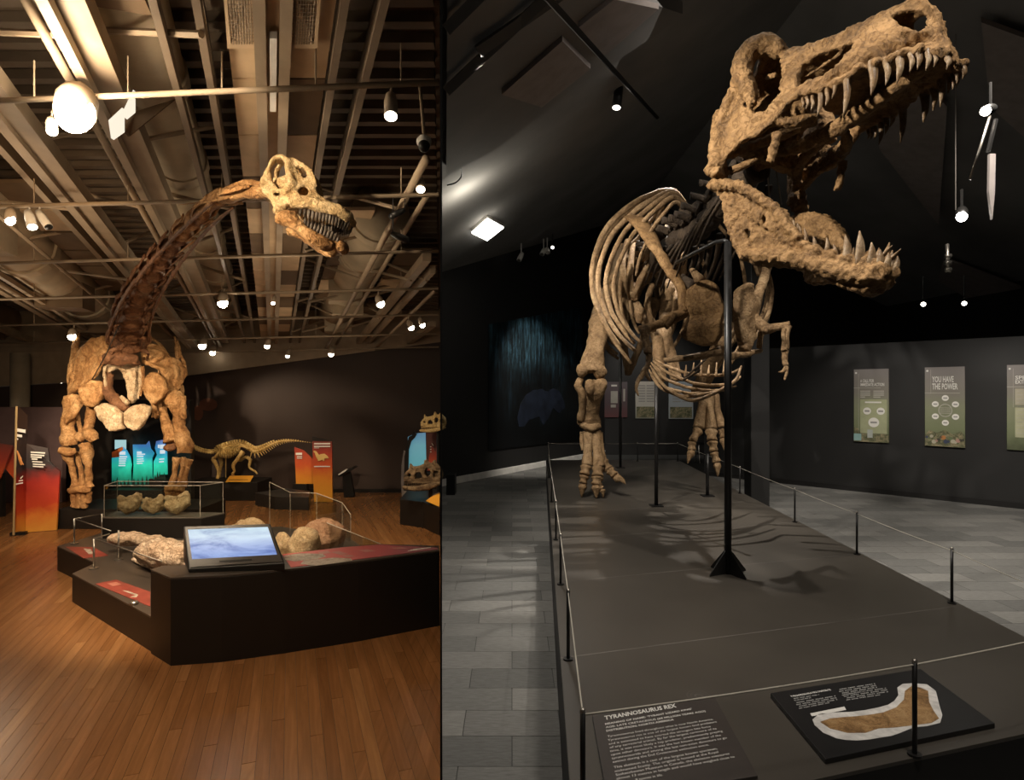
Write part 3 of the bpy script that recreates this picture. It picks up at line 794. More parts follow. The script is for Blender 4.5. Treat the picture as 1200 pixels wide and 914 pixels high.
def plate_pair(mb, out, holes, th):
    """thick plate through traced local points (right side) and its mirror image"""
    n = V((0, 1, 0))
    mb.prism(out, n * th, holes)
    b = MB(); b.prism([mir(p) for p in out], -n * th, [[mir(p) for p in h] for h in holes]); mb.add(b.v, b.f)
def tube_pair(mb, pts, rad, n=10, k=4, flat=1):
    mb.tube(pts, rad, n, k, flat); mb.tube([mir(p) for p in pts], rad, n, k, flat)

SK = Frame((1.8588, 4.625, 3.2742), (.43076, -.8778, .20957), (.9013, .40668, -.1492),
           [(0, .42), (.35, .40), (.6, .35), (.8, .30), (1.1, .255), (1.3, .175), (1.42, .06)])
def A(u, v, k=1): return SK.loc(820 + .2625 * u, .2625 * v, k)
mb = MB()
front = [(1128, 292, .6), (1120, 268, .7), (1085, 248, .9), (1050, 236, 1), (970, 226, 1), (900, 241, 1), (850, 265, 1), (780, 285, 1), (700, 312, 1), (650, 350, 1), (600, 372, 1), (540, 402, 1), (480, 414, 1), (430, 428, 1),
         (428, 390, 1), (470, 362, 1), (540, 332, 1), (600, 300, .97), (640, 252, .92), (690, 185, .8), (720, 122, .65), (760, 75, .55), (800, 52, .42), (850, 30, .33), (920, 6, .18), (980, 0, .08), (1030, 15, .03), (1065, 50, .03), (1080, 100, .03), (1090, 160, .05), (1130, 210, .05), (1140, 260, .15), (1140, 300, .35)]
nasal = [(842, 70, .55), (880, 50, .4), (940, 43, .3), (992, 56, .2), (1008, 82, .2), (1003, 115, .4), (985, 138, .6), (930, 128, .75), (880, 105, .7)]
plate_pair(mb, [A(*p) for p in front], [[A(*p) for p in nasal]], .05)
roofp = [(765, 72, .55), (700, 110, .5), (620, 150, .48), (555, 180, .46), (470, 205, .48), (420, 210, .52), (365, 225, .6), (345, 240, .7), (355, 270, .8), (365, 340, .85), (350, 400, .95), (372, 430, 1), (432, 425, 1), (425, 385, 1), (432, 330, .9), (460, 285, .82), (520, 245, .75), (600, 215, .72), (690, 185, .78)]
plate_pair(mb, [A(*p) for p in roofp], [], .05)
jug = [(95, 540, 1), (130, 440, 1), (170, 400, 1), (190, 470, 1), (240, 500, 1), (290, 490, 1), (320, 450, 1), (370, 405, 1), (432, 425, 1), (385, 460, 1), (340, 520, 1), (300, 560, 1), (250, 600, 1), (180, 630, 1), (120, 690, 1), (60, 752, 1), (50, 722, 1), (88, 640, 1)]
plate_pair(mb, [A(*p) for p in jug], [], .045)
tube_pair(mb, [A(365, 240, .62), A(330, 205, .68), A(285, 200, .78), A(235, 222, .88), A(200, 270, .95), A(190, 330, 1), A(215, 400, 1), A(238, 468, 1)], [.05, .065, .075, .08, .078, .075, .06, .03], 12)
tube_pair(mb, [A(205, 270, .9), A(185, 330, .98), A(165, 390, 1), A(135, 440, 1), A(105, 520, 1), A(80, 640, 1)], [.06, .055, .05, .045, .04, .03], 10)
tube_pair(mb, [A(340, 335, .8), A(300, 345, .5), A(270, 350, .3)], [.02, .02, .02], 8, 2)
tube_pair(mb, [A(470, 345, .8), A(540, 300, .7), (A(640, 230, .6))], [.012, .012, .012], 8, 3)
tube_pair(mb, [V((.02, -.36, .5)), V((-.01, -.40, .25)), V((0, -.41, .02))], [.06, .05, .07], 10)
tube_pair(mb, [V((.0, -.45, .0)), V((.0, -.33, .0))], .05, 8, 2)
tube_pair(mb, [A(345, 590, .85), A(330, 660, .85), A(310, 725, .85)], [.035, .028, .03], 8, 3)       # pterygoid wing
tube_pair(mb, [V((.02, -.40, .1)), V((.15, -.25, .16)), V((.38, -.15, .16)), V((.6, -.1, .14))], [.03, .04, .04, .03], 8)
tube_pair(mb, [V((.42, -.36, .16)), V((.55, -.25, .1)), V((.62, -.13, .13))], [.035, .04, .03], 8)   # ectopterygoid
# roof of snout and skull table
top = [A(1065, 50, .03), A(980, 0, .08), A(920, 6, .18), A(850, 30, .33), A(800, 52, .42), A(765, 72, .55), A(700, 110, .5), A(620, 150, .48), A(555, 180, .46), A(470, 205, .48), A(420, 210, .52), A(365, 225, .6), A(300, 200, .75)]
for a, b in zip(top[:-1], top[1:]):
    c0, c1 = V((a.x, 0, a.z + .035)), V((b.x, 0, b.z + .035)); dn = V((0, 0, -.055))
    for q in ((a, b, c1, c0), (c0, c1, mir(b), mir(a))):
        mb.prism(list(q), dn)
tb = top[-1]
mb.prism([V((tb.x, tb.y, tb.z + .03)), V((tb.x, -tb.y, tb.z + .03)), V((.12, .22, .66)), V((.12, -.22, .66))], V((0, 0, -.06)))
mb.ell((.2, 0, .42), (.26, .17, .24))
mb.prism([V((.04, -.34, .16)), V((.04, .34, .16)), V((.04, .36, .5)), V((.06, .2, .68)), V((.06, -.2, .68)), V((.04, -.36, .5))], V((.07, 0, 0)))
mb.tube([V((.05, 0, .2)), V((-.06, 0, .2))], [.07, .05], 10, 2)     # occipital condyle
# palate
pal = [(1.36, .07, .1), (1.2, .15, .13), (1.0, .19, .15), (.8, .22, .17), (.66, .28, .17)]
mb.prism([V((x, -w, z)) for x, w, z in pal] + [V((x, w, z)) for x, w, z in reversed(pal)], V((0, 0, .05)))
mb.tube([V((1.3, 0, .09)), V((1.0, 0, .09)), V((.7, 0, .07)), V((.4, 0, .11)), V((.2, 0, .2))], [.03, .05, .055, .05, .05], 10, 3)
# rough ridge of sockets along the jaw edge
edge = [A(*p) for p in front[2:14]]
for p in edge: 
    for q in (p, mir(p)): mb.ell(q + V((0, .015 if q.y < 0 else -.015, .012)), (.045, .035, .03), None, 8, 6)
mb.xf(SK.W)
skull = remesh(obj('skull', mb, M['boneR'], rex, True), .0115, 2, .030, .04)

def tooth(parent, base, tip, r, bend, mat='tooth'):
    m = MB(); mid = base.lerp(tip, .5) + bend
    root = base + (base - mid).normalized() * .03
    m.tube([root, base, mid, tip], [(r * .9, r * .75), (r, r * .8), (r * .74, r * .58), (r * .12, r * .1)], 10, 3)
    return obj('tooth', m, M[mat], parent, True)
UT = [((1040, 238), (1046, 288), .016), ((1010, 234), (1010, 303), .019), ((968, 228), (972, 300), .02), ((936, 236), (938, 310), .021), ((884, 248), (880, 362), .026), ((826, 276), (830, 370), .023), ((765, 288), (765, 416), .03),
      ((650, 352), (640, 508), .026), ((597, 384), (588, 430), .018), ((562, 408), (560, 464), .018), ((532, 424), (522, 508), .02), ((496, 442), (494, 482), .014), ((472, 446), (470, 480), .013), ((453, 450), (453, 476), .011)]
UT += [((1098, 258), (1103, 300), .018)]
for (b, tp, r) in UT:
    p0 = A(*b); k = SK.w(p0.x); pt = A(*tp)
    for s in (0, 1):
        f = (lambda q: q) if s == 0 else mir
        B, T = SK.W(f(p0 + V((0, .018, 0)))), SK.W(f(pt + V((-.012, .018, 0))))
        tooth(skull, B, T, r, SK.F * .010)

# --- lower jaw
Mj = SK.M + SK.U * -.03
tip_w = P(1046, 322, 3.42)
Fj = (tip_w - Mj); 
JW = Frame(Mj, Fj, SK.L, [(0, .42), (.3, .40), (.7, .29), (1.05, .19), (1.25, .13), (1.42, .05)])
def B_(u, v, k=1): return JW.loc(800 + .2408 * u, 160 + .2408 * v, k)
mb = MB()
jo = [(122, 238), (155, 214), (255, 210), (340, 250), (410, 300), (470, 342), (515, 405), (555, 470), (600, 515), (680, 550), (740, 572), (830, 592), (900, 604), (985, 632), (990, 655), (960, 702), (880, 762), (820, 748), (740, 722), (640, 672), (560, 640), (470, 630), (350, 625), (290, 602), (262, 552), (232, 522), (212, 440), (192, 380), (180, 300), (128, 256)]
hol = [[(292, 455), (305, 445), (325, 470), (322, 495), (300, 500)], [(372, 385), (390, 372), (402, 400), (392, 428), (376, 425)]]
plate_pair(mb, [B_(*p) for p in jo], [[B_(*p) for p in h] for h in hol], .055)
tube_pair(mb, [B_(*p) for p in ((125, 240), (200, 232), (290, 250), (380, 305), (450, 350), (510, 430), (570, 500))], [.03, .04, .038, .034, .03, .028, .025], 10)
tube_pair(mb, [B_(*p) for p in ((295, 575), (400, 580), (520, 585), (640, 625), (760, 655), (870, 680), (950, 670))], [.035, .05, .05, .05, .052, .055, .045], 12)
tube_pair(mb, [B_(*p) for p in ((205, 390), (250, 500), (290, 590))], [.02, .018, .025], 8, 3)
tube_pair(mb, [B_(*p) for p in ((420, 330), (500, 450), (620, 560))], [.015, .018, .014], 8, 3)
tube_pair(mb, [V((-.06, -.46, 0)), V((0, -.42, .01)), V((0, -.34, 0))], [.03, .05, .05], 10, 3)
for s in (-1, 1): mb.ell((1.33, s * .045, -.03), (.08, .05, .09), None, 10, 8)
mb.ell((1.38, 0, -.04), (.05, .05, .075), None, 10, 8)
for p in [B_(*q) for q in ((640, 540), (720, 566), (790, 582), (860, 598), (930, 614), (975, 630))]:
    for q in (p, mir(p)): mb.ell(q + V((0, .012 if q.y < 0 else -.012, -.01)), (.05, .03, .035), None, 8, 6)
mb.xf(JW.W)
jaw = remesh(obj('lower_jaw', mb, M['boneR'], rex, True), .0115, 2, .042, .035)
LT = [((533, 438), (524, 398), .010), ((550, 458), (545, 412), .011), ((562, 476), (556, 430), .011), ((590, 505), (580, 440), .014), ((632, 532), (624, 480), .015), ((690, 556), (690, 488), .017), ((732, 572), (722, 520), .017), ((790, 586), (780, 474), .030), ((850, 598), (850, 455), .033), ((905, 610), (908, 510), .028), ((945, 622), (950, 545), .026), ((978, 632), (990, 560), .024)]
for (b, tp, r) in LT:
    p0, pt = B_(*b), B_(*tp)
    for f in ((lambda q: q), mir):
        tooth(jaw, JW.W(f(p0 + V((0, .018, 0)))), JW.W(f(pt + V((0, .018, 0)))), r, JW.F * .008)
for s in (-1, 1): tooth(jaw, JW.W((1.36, s * .03, .02)), JW.W((1.40, s * .035, .13)), .02, JW.F * .01)
# tongue-bone rods at the throat
m = MB(); m.tube([P(835, 204, 4.55), P(865, 197, 4.45), P(893, 182, 4.4)], [.035, .03, .025], 8, 3); obj('throat_rod', m, M['boneR'], rex, True)
for xs in ((899, 196, 902, 238), (908, 190, 916, 240)):
    m = MB(); m.tube([P(xs[0], xs[1], 4.7), P(xs[2], xs[3], 4.75)], .006, 6, 1); obj('steel_wire', m, M['steel'], rex)

# --- vertebral column
def vertebra(c, d, s, spine, trans, name='vertebra', mat='boneR', chev=0, seed=0):
    """spool-shaped centrum with arch, upright spine and side wings; d = direction along the column, s = size"""
    c = V(c); d = V(d).normalized(); up = V((0, 0, 1)); up = (up - d * up.dot(d)).normalized(); sd = d.cross(up)
    m = MB()
    m.tube([c - d * s * .5, c - d * s * .38, c, c + d * s * .38, c + d * s * .5], [s * .45, s * .5, s * .36, s * .5, s * .45], 12, 2)
    m.tube([c + up * s * .3, c + up * s * .6, c + up * (s * .6 + spine)], [(s * .2, s * .4), (s * .16, s * .34), (s * .1, s * .36)], 8, 2, 1, d)
    for k in (-1, 1):
        m.tube([c + up * s * .5, c + up * s * .75 + sd * k * trans * .6, c + up * s * .8 + sd * k * trans], [(s * .2, s * .12), (s * .16, s * .09), (s * .18, s * .08)], 8, 2, 1, d)
        m.tube([c + up * s * .55 + sd * k * s * .2, c + up * s * .7 + sd * k * s * .3 + d * s * .6], [s * .12, s * .09], 6, 1)
    if chev: m.tube([c - up * s * .4, c - up * (s * .4 + chev) - d * s * .2], [(s * .08, s * .14), (s * .05, s * .12)], 6, 2, 1, d)
    m.rough(s * .05, 4 / s * .3, seed)
    return obj(name, m, M[mat], rex, True)
neck = [V((1.86, 4.78, 3.42)), V((1.80, 5.05, 3.36)), V((1.74, 5.35, 3.26)), V((1.69, 5.7, 3.2)), V((1.66, 6.05, 3.24))]
back = [V((1.66, 6.05, 3.20)), V((1.66, 6.5, 3.26)), V((1.70, 7.0, 3.30)), V((1.74, 7.6, 3.30)), V((1.74, 8.3, 3.25)), V((1.76, 8.9, 3.15))]
def along(pts, n):
    """n points evenly along a smooth line, with tangents"""
    q = []
    for i in range(len(pts) - 1):
        p0 = pts[max(i - 1, 0)]; p1 = pts[i]; p2 = pts[i + 1]; p3 = pts[min(i + 2, len(pts) - 1)]
        for j in range(12):
            t = j / 12; q.append(.5 * ((2 * p1) + (p2 - p0) * t + (2 * p0 - 5 * p1 + 4 * p2 - p3) * t * t + (3 * p1 - p0 - 3 * p2 + p3) * t ** 3))
    q.append(pts[-1])
    L_ = [0]
    for a, b in zip(q[:-1], q[1:]): L_.append(L_[-1] + (b - a).length)
    out = []
    for i in range(n):
        s = L_[-1] * i / (n - 1); k = max(j for j in range(len(L_)) if L_[j] <= s + 1e-9); k = min(k, len(q) - 2)
        f = (s - L_[k]) / max(L_[k + 1] - L_[k], 1e-9); out.append((q[k].lerp(q[k + 1], f), (q[k + 1] - q[k]).normalized()))
    return out
for i, (c, d) in enumerate(along(neck, 8)): 
    vertebra(c, -d, .21, .10 + .01 * i, .2, 'neck_vertebra', 'boneRshade', 0, i)
    for k in (-1, 1):
        m = MB(); s_ = V((k, 0, 0)); m.tube([c + s_ * .14 + V((0, 0, -.08)), c + s_ * .2 + d * .2 + V((0, 0, -.22)), c + s_ * .2 + d * .5 + V((0, 0, -.42))], [.03, .022, .008], 6, 3, .6); obj('neck_rib', m, M['boneRshade'], rex, True)
bv = along(back, 13)
for i, (c, d) in enumerate(bv[1:]): vertebra(c, -d, .22, .08 + .012 * i, .24, 'back_vertebra', 'boneRshade' if i < 6 else 'boneRl', 0, i + 20)

# --- ribs: hung from the back vertebrae, bowed out and swept back
def rib(c, side, half, drop, sweep, inward, r, name='rib', front=0.0):
    sx = side
    pts = [c + V((sx * .08, 0, .10)), c + V((sx * half * .45, sweep * .05, .13)), c + V((sx * half * .82, sweep * .15, -.10 * drop)), c + V((sx * half, sweep * .35, -.36 * drop)),
           c + V((sx * half * .96, sweep * .6, -.66 * drop)), c + V((sx * half * (.96 - inward * .4), sweep * .85, -.88 * drop)), c + V((sx * half * (.96 - inward), sweep, -drop))]
    m = MB(); m.tube(pts, [(r * 1.1, r * .8), (r * 1.1, r * .8), (r * 1.15, r * .75), (r * 1.1, r * .7), (r, r * .65), (r * .9, r * .6), (r * .7, r * .5)], 8, 4, 1, V((0, 1, 0)))
    m.rough(.006, 7, c.y)
    return obj(name, m, M['boneRl'], rex, True)
prof = [(.58, 1.1, .55, .5), (.52, 1.0, .55, .5), (.44, .85, .5, .45)]
for i, (h, dr, sw, inw) in enumerate(prof):
    c = bv[i + 8][0]
    for s in (-1, 1): rib(c, s, h, dr, sw, inw, .03 - .001 * i)
def Zr(u, v, Y): return P(668 + .2954 * u, 199 + .2954 * v, Y)
traced = [([(400, 82), (300, 108), (215, 160), (140, 238), (98, 340), (86, 440), (108, 550), (165, 660), (242, 770)], 6.95, 6.6, .040),
          ([(405, 88), (330, 118), (250, 172), (170, 255), (125, 355), (112, 450), (135, 555), (190, 650), (258, 718)], 6.7, 6.35, .040),
          ([(410, 96), (340, 132), (270, 190), (205, 265), (160, 365), (142, 455), (160, 550), (205, 630), (255, 690)], 6.5, 6.2, .036),
          ([(415, 110), (350, 150), (295, 205), (240, 275), (195, 370), (172, 460), (186, 550), (225, 625), (278, 685)], 6.3, 6.05, .032),
          ([(420, 130), (370, 175), (330, 230), (300, 290), (275, 360), (262, 420)], 6.1, 6.0, .026),
          ([(395, 90), (290, 130), (190, 200), (120, 300), (96, 400), (102, 500), (140, 610), (200, 700)], 7.3, 6.9, .036),
          ([(395, 95), (330, 190), (270, 270), (225, 320), (205, 410), (198, 500), (212, 585), (245, 650)], 7.5, 7.2, .034),
          ([(395, 100), (340, 210), (300, 280), (258, 330), (240, 430), (235, 520), (250, 600), (275, 650)], 7.7, 7.5, .032)]
for k, (pts, Ya, Yb, r) in enumerate(traced):
    n_ = len(pts); q = [Zr(u, v, lerp(Ya, Yb, i / (n_ - 1))) for i, (u, v) in enumerate(pts)]
    q = [q[0] + V((.16, .10, -.09))] + q; n_ += 1
    for sgn in (-1, 1):
        qq = q if sgn < 0 else [V((3.62 - p.x, p.y + .02, p.z)) for p in q[3:]]
        m = MB(); m.tube(qq, [(r * (.86 if sgn < 0 else .6), r * .5)] * (len(qq) - 2) + [(r * .75, r * .5), (r * .6, r * .4)], 8, 4, 1, V((0, 1, 0)))
        m.rough(.007, 8, k * 2.3 + sgn); obj('rib', m, M['boneRl'], rex, True)

# --- shoulder girdle and arms (traced on the photo at their depths)
def onfloor(p): return V((p.x, p.y, max(p.z, ZP + .004)))
def stick(name, pts, rad, mat='boneRl', n=12, flat=1.0, up=None, rough=.009, k=6):
    m = MB(); m.tube(pts, rad, n, k, flat, up); m.rough(rough, 9, pts[0].x * 3); m.rough(rough * .6, 24, pts[0].y); m.xf(onfloor); return obj(name, m, M[mat], rex, True)
Z3 = lambda u, v, Y: P(670 + .2189 * u, 200 + .2189 * v, Y)
stick('scapula', [Z3(345, 255, 6.35), Z3(400, 330, 6.1), Z3(460, 430, 5.85), Z3(530, 540, 5.65), Z3(585, 630, 5.55), Z3(605, 760, 5.5)], [(.135, .035), (.10, .034), (.07, .034), (.062, .034), (.055, .036), (.06, .04)], 'boneR', 12, 1, V((.3, -1, .4)))
def slab(name, pts, th, mat='boneRl', holes=(), rough=.012, vox=.014, disp=.012):
    m = MB(); c = sum(pts, V()) / len(pts); nrm = V((0, 0, 0))
    for i in range(len(pts)): nrm += (pts[i] - c).cross(pts[(i + 1) % len(pts)] - c)
    nrm.normalize(); m.prism([p - nrm * th / 2 for p in pts], nrm * th, [[p - nrm * th / 2 for p in h] for h in holes])
    o = obj(name, m, M[mat], rex, True); return remesh(o, vox, 6, disp, .09)
slab('coracoid', [Z3(u, v, Y) for u, v, Y in ((620, 640, 5.5), (690, 590, 5.45), (735, 585, 5.4), (780, 610, 5.35), (800, 680, 5.32), (825, 740, 5.3), (805, 800, 5.32), (800, 880, 5.33), (770, 930, 5.36), (700, 940, 5.42), (640, 920, 5.46), (600, 900, 5.5), (582, 870, 5.5), (620, 830, 5.5), (640, 780, 5.5), (612, 720, 5.5))], .09, 'boneR', [[Z3(u, v, 5.42) for u, v in ((680, 740), (690, 732), (702, 745), (692, 758))]])
stick('shoulder_prong', [Z3(640, 530, 5.6), Z3(690, 590, 5.45)], [.02, .05], 'boneRl')
stick('shoulder_prong', [Z3(590, 560, 5.6), Z3(650, 620, 5.5)], [.02, .05], 'boneRshade')
slab('coracoid', [Z3(u, v, Y) for u, v, Y in ((880, 640, 5.5), (940, 598, 5.52), (962, 605, 5.55), (965, 660, 5.6), (1000, 690, 5.65), (990, 760, 5.65), (985, 840, 5.62), (960, 930, 5.6), (930, 990, 5.58), (900, 930, 5.55), (880, 840, 5.52), (872, 740, 5.5))], .08, 'boneRl', [[Z3(u, v, 5.54) for u, v in ((920, 750), (930, 742), (940, 755), (930, 766))]])
stick('scapula', [Z3(985, 690, 5.65), Z3(1015, 620, 5.8), Z3(1045, 520, 6.05), Z3(1040, 420, 6.3), Z3(1010, 300, 6.55)], [(.05, .035), (.045, .03), (.045, .03), (.055, .03), (.09, .03)], 'boneRl', 10, 1, V((-.5, -1, .2)))
stick('humerus', [Z3(600, 762, 5.5), Z3(540, 790, 5.42), Z3(470, 822, 5.35), Z3(365, 852, 5.28)], [.048, .05, .036, .034], 'boneR')
stick('deltoid_crest', [Z3(545, 775, 5.4), Z3(505, 835, 5.34)], [.04, .03], 'boneR')
stick('ulna', [Z4(345, 55, 5.28), Z4(350, 110, 5.24), Z4(360, 180, 5.2)], [.04, .026, .032])
stick('radius', [Z4(330, 65, 5.26), Z4(338, 120, 5.22), Z4(350, 175, 5.18)], [.025, .018, .024])
stick('hand_bone', [Z4(360, 185, 5.2), Z4(350, 235, 5.16), Z4(330, 265, 5.12)], [.028, .022, .026])
stick('finger', [Z4(335, 262, 5.12), Z4(308, 300, 5.1), Z4(300, 340, 5.08), Z4(310, 372, 5.06)], [.022, .018, .014, .006])
stick('finger', [Z4(345, 255, 5.14), Z4(355, 285, 5.1), Z4(368, 302, 5.08)], [.018, .014, .006])
stick('humerus', [Z3(975, 785, 5.6), Z3(1040, 845, 5.55), Z3(1100, 835, 5.5), Z3(1165, 825, 5.45)], [.042, .05, .034, .036])
stick('deltoid_crest', [Z3(1035, 840, 5.54), Z3(1030, 870, 5.5)], [.035, .025])
stick('ulna', [Z4(1005, 50, 5.45), Z4(1000, 100, 5.42), Z4(995, 155, 5.4)], [.034, .026, .028])
stick('radius', [Z4(985, 60, 5.43), Z4(985, 110, 5.4), Z4(990, 160, 5.38)], [.02, .016, .022])
stick('hand_bone', [Z4(993, 160, 5.4), Z4(990, 200, 5.38), Z4(998, 235, 5.36)], [.026, .024, .026])
stick('finger', [Z4(998, 238, 5.36), Z4(1000, 268, 5.34), Z4(990, 298, 5.32)], [.02, .015, .006])
stick('finger', [Z4(995, 245, 5.36), Z4(980, 262, 5.34), Z4(965, 262, 5.32)], [.016, .012, .006])
stick('wishbone', [Z4(435, 208, 5.8), Z4(520, 200, 5.6), Z4(620, 185, 5.45), Z4(700, 165, 5.4)], [.022, .03, .034, .04])
stick('wishbone', [Z4(740, 192, 5.4), Z4(800, 182, 5.5), Z4(880, 163, 5.7)], [.034, .026, .02])
stick('coracoid_prong', [Z4(800, 160, 5.55), Z4(815, 120, 5.58)], [.05, .03])
stick('coracoid_prong', [Z4(870, 150, 5.7), Z4(885, 70, 5.65)], [.024, .028])

# --- belly basket
gas = [[(365, 232), (400, 290), (450, 342), (540, 392), (600, 386), (680, 352), (760, 302), (790, 235)],
       [(360, 248), (388, 305), (440, 350), (530, 376), (620, 364), (720, 336), (785, 285)],
       [(370, 220), (420, 282), (500, 322), (600, 346), (700, 346), (765, 328)],
       [(380, 212), (440, 262), (530, 302), (620, 322), (720, 320), (775, 298)],
       [(390, 206), (460, 242), (540, 268), (640, 278), (740, 270), (790, 240)],
       [(372, 262), (412, 318), (470, 345), (560, 362), (660, 350), (735, 340)],
       [(430, 330), (500, 352), (590, 372), (670, 345)]]
for i, g in enumerate(gas):
    n_ = len(g); y0 = 5.85 + .13 * i
    pts = [Z4(u, v, y0 + .45 * (2 * abs(j / (n_ - 1) - .5)) ** 2) for j, (u, v) in enumerate(g)]
    stick('belly_rib', pts, [.010] + [.017] * (n_ - 2) + [.010], 'boneRl', 8, 1, None, .004)
stick('belly_rod', [V((1.74, 5.7, 1.93)), V((1.76, 6.3, 1.86)), V((1.98, 5.9, 2.15))], [.012] * 3, 'boneRshade')
for i in range(6):
    x = 803 + i * 9; stick('rib_tip', [P(x, 441 - i % 2 * 2, 6.3), P(x + 1, 428 - (i % 3) * 3, 6.4)], [.016, .006], 'boneRl', 6, 1, None, .002)
# --- hips, deep inside
for s in (-1, 1):
    m = MB(); x = 1.74 + s * .32
    m.prism([V((x, 7.4, 3.35)), V((x, 7.7, 3.6)), V((x, 8.4, 3.62)), V((x, 9.0, 3.3)), V((x, 8.9, 3.05)), V((x, 8.3, 2.95)), V((x, 7.8, 2.95)), V((x, 7.45, 3.1))], V((s * .06, 0, 0)))
    remesh(obj('hip_blade', m, M['boneRl'], rex, True), .03, 4, .03, .2)
    stick('ischium', [V((1.74 + s * .26, 8.5, 3.0)), V((1.74 + s * .12, 8.9, 2.4)), V((1.76, 9.3, 2.0))], [.08, .05, .05], 'boneRl')
Z8 = lambda u, v, Y: P(690 + .1423 * u, 430 + .1423 * v, Y)
stick('pubis', [V((1.45, 8.0, 2.95)), P(766, 385, 7.5), P(772, 420, 7.3), P(775, 446, 7.2)], [.09, .075, .07, .06], 'boneRl')
stick('pubis', [V((2.02, 8.0, 2.95)), P(779, 385, 7.5), P(787, 420, 7.3), P(793, 446, 7.2)], [.09, .075, .07, .06], 'boneRl')
for (u, v, w_, h_) in ((395, 430, 60, 90), (330, 650, 40, 90), (355, 760, 45, 100), (520, 640, 40, 100)):
    stick('inner_bone', [Z3(u, v - h_ / 2, 7.3), Z3(u + 8, v, 7.25), Z3(u + 4, v + h_ / 2, 7.3)], [.04, .06, .04], 'boneRl', 10, .6, None, .02)
for (a, b, c) in (((300, 370), (270, 520), (320, 690)), ((330, 390), (310, 560), (345, 700)), ((420, 480), (360, 600), (320, 690)), ((430, 610), (405, 720), (440, 860)), ((545, 600), (560, 690), (540, 780)), ((520, 280), (495, 330), (470, 380))):
    stick('inner_rib', [Z3(*a, 7.4), Z3(*b, 7.2), Z3(*c, 7.3)], [.035, .04, .03], 'boneRl', 8, .7)
# tail, running back out of sight
tail = [V((1.76, 8.9, 3.15)), V((1.8, 9.8, 2.9)), V((1.9, 10.8, 2.75)), V((2.0, 11.5, 2.75))]
for i, (c, d) in enumerate(along(tail, 11)[1:]): vertebra(c, -d, .2 - .008 * i, .16 - .01 * i, .16 - .012 * i, 'tail_vertebra', 'boneRl', .18 - .01 * i, 50 + i)

# --- right leg (planted)
ZL = lambda x, y, Y: P(x, y, Y)
def blend_bone(name, parts, mat='boneRl', vox=.016, disp=.02, sc=.12, sm=5):
    m = MB()
    for p in parts:
        if p[0] == 't': m.tube(p[1], p[2], 12, 3, *p[3:])
        else: m.ell(p[1], p[2], None, 12, 8)
    return remesh(obj(name, m, M[mat], rex, True), vox, sm, disp, sc)
hipR = V((1.36, 8.05, 3.05)); kneeR = P(698, 444, 7.45)
blend_bone('femur', [('t', [hipR + V((.22, .05, .02)), hipR, Z4(128, 0, 7.75), Z4(122, 90, 7.6), Z4(108, 160, 7.52), Z4(95, 225, 7.46), Z4(92, 262, 7.44)], [(.11, .11), (.14, .14), (.105, .11), (.125, .11), (.135, .11), (.165, .13), (.17, .12)]), ('e', Z4(48, 255, 7.43), (.075, .10, .085)), ('e', Z4(132, 262, 7.4), (.085, .10, .085))], 'boneRl', .016, .035, .1)
blend_bone('tibia', [('t', [Z4(112, 300, 7.42), Z4(112, 350, 7.44), Z4(98, 400, 7.55), Z4(92, 450, 7.65), Z4(80, 490, 7.72), Z4(76, 510, 7.74)], [(.135, .10), (.12, .10), (.095, .085), (.10, .085), (.165, .09), (.15, .07)]), ('e', Z4(85, 330, 7.34), (.06, .07, .10)), ('e', Z4(140, 320, 7.4), (.07, .08, .09))], 'boneRl', .016, .035, .1)
blend_bone('fibula', [('t', [Z4(45, 290, 7.48), Z4(28, 325, 7.44), Z4(48, 365, 7.44), Z4(48, 430, 7.55), Z4(42, 480, 7.66)], [.045, .05, .05, .042, .055])])
blend_bone('ankle_bone', [('t', [P(680, 495, 7.7), P(692, 500, 7.7), P(703, 496, 7.7)], [.06, .07, .06])])
def digit(pts, r, claw, name='toe_bone'):
    """knuckled toe: one bone between successive points, then the claw"""
    for a, b, ra, rb in zip(pts[:-2], pts[1:-1], r[:-1], r[1:]):
        d = (b - a); m = MB(); m.tube([a + d * .03, a + d * .14, a + d * .5, a + d * .84, a + d * .97], [ra * .7, ra, min(ra, rb) * .74, rb, rb * .7], 10, 2); m.rough(ra * .12, 10, a.x); m.xf(onfloor); obj(name, m, M['boneRl'], rex, True)
    a, b = pts[-2], pts[-1]; m = MB(); m.tube([a, a.lerp(b, .25), a.lerp(b, .65) + V((0, 0, r[-1] * .35)), b], [r[-1] * .8, r[-1] * .95, r[-1] * .55, .006], 9, 3); m.xf(onfloor); obj(claw, m, M['boneRl'], rex, True)
for pts, r in (([P(689, 505, 7.75), P(689, 525, 7.72), P(688, 545, 7.68)], [(.075, .07), .055, .075]), ([P(697, 505, 7.78), P(700, 525, 7.72), P(702, 547, 7.66)], [(.08, .07), .06, .08]), ([P(683, 506, 7.8), P(682, 518, 7.78), P(683, 528, 7.76)], [.035, .028, .02]), ([P(701, 507, 7.8), P(703, 525, 7.76), P(706, 541, 7.72)], [.06, .055, .07])):
    stick('metatarsal', pts, r, 'boneRl', 10)
digit([P(687, 545, 7.68), P(685, 557, 7.64), P(683, 567, 7.62), P(681.5, 583, 7.6)], [.075, .07, .06], 'toe_claw')
digit([P(701, 547, 7.66), P(700, 559, 7.6), P(699, 569, 7.56), P(699, 584.5, 7.52)], [.082, .08, .07], 'toe_claw')
digit([P(706, 541, 7.72), P(714, 551, 7.68), P(721, 558, 7.62), P(733, 567.5, 7.56)], [.078, .07, .06], 'toe_claw')
digit([P(702, 569, 7.56), P(706, 573, 7.54), P(707, 583, 7.52)], [.05, .04], 'toe_claw')
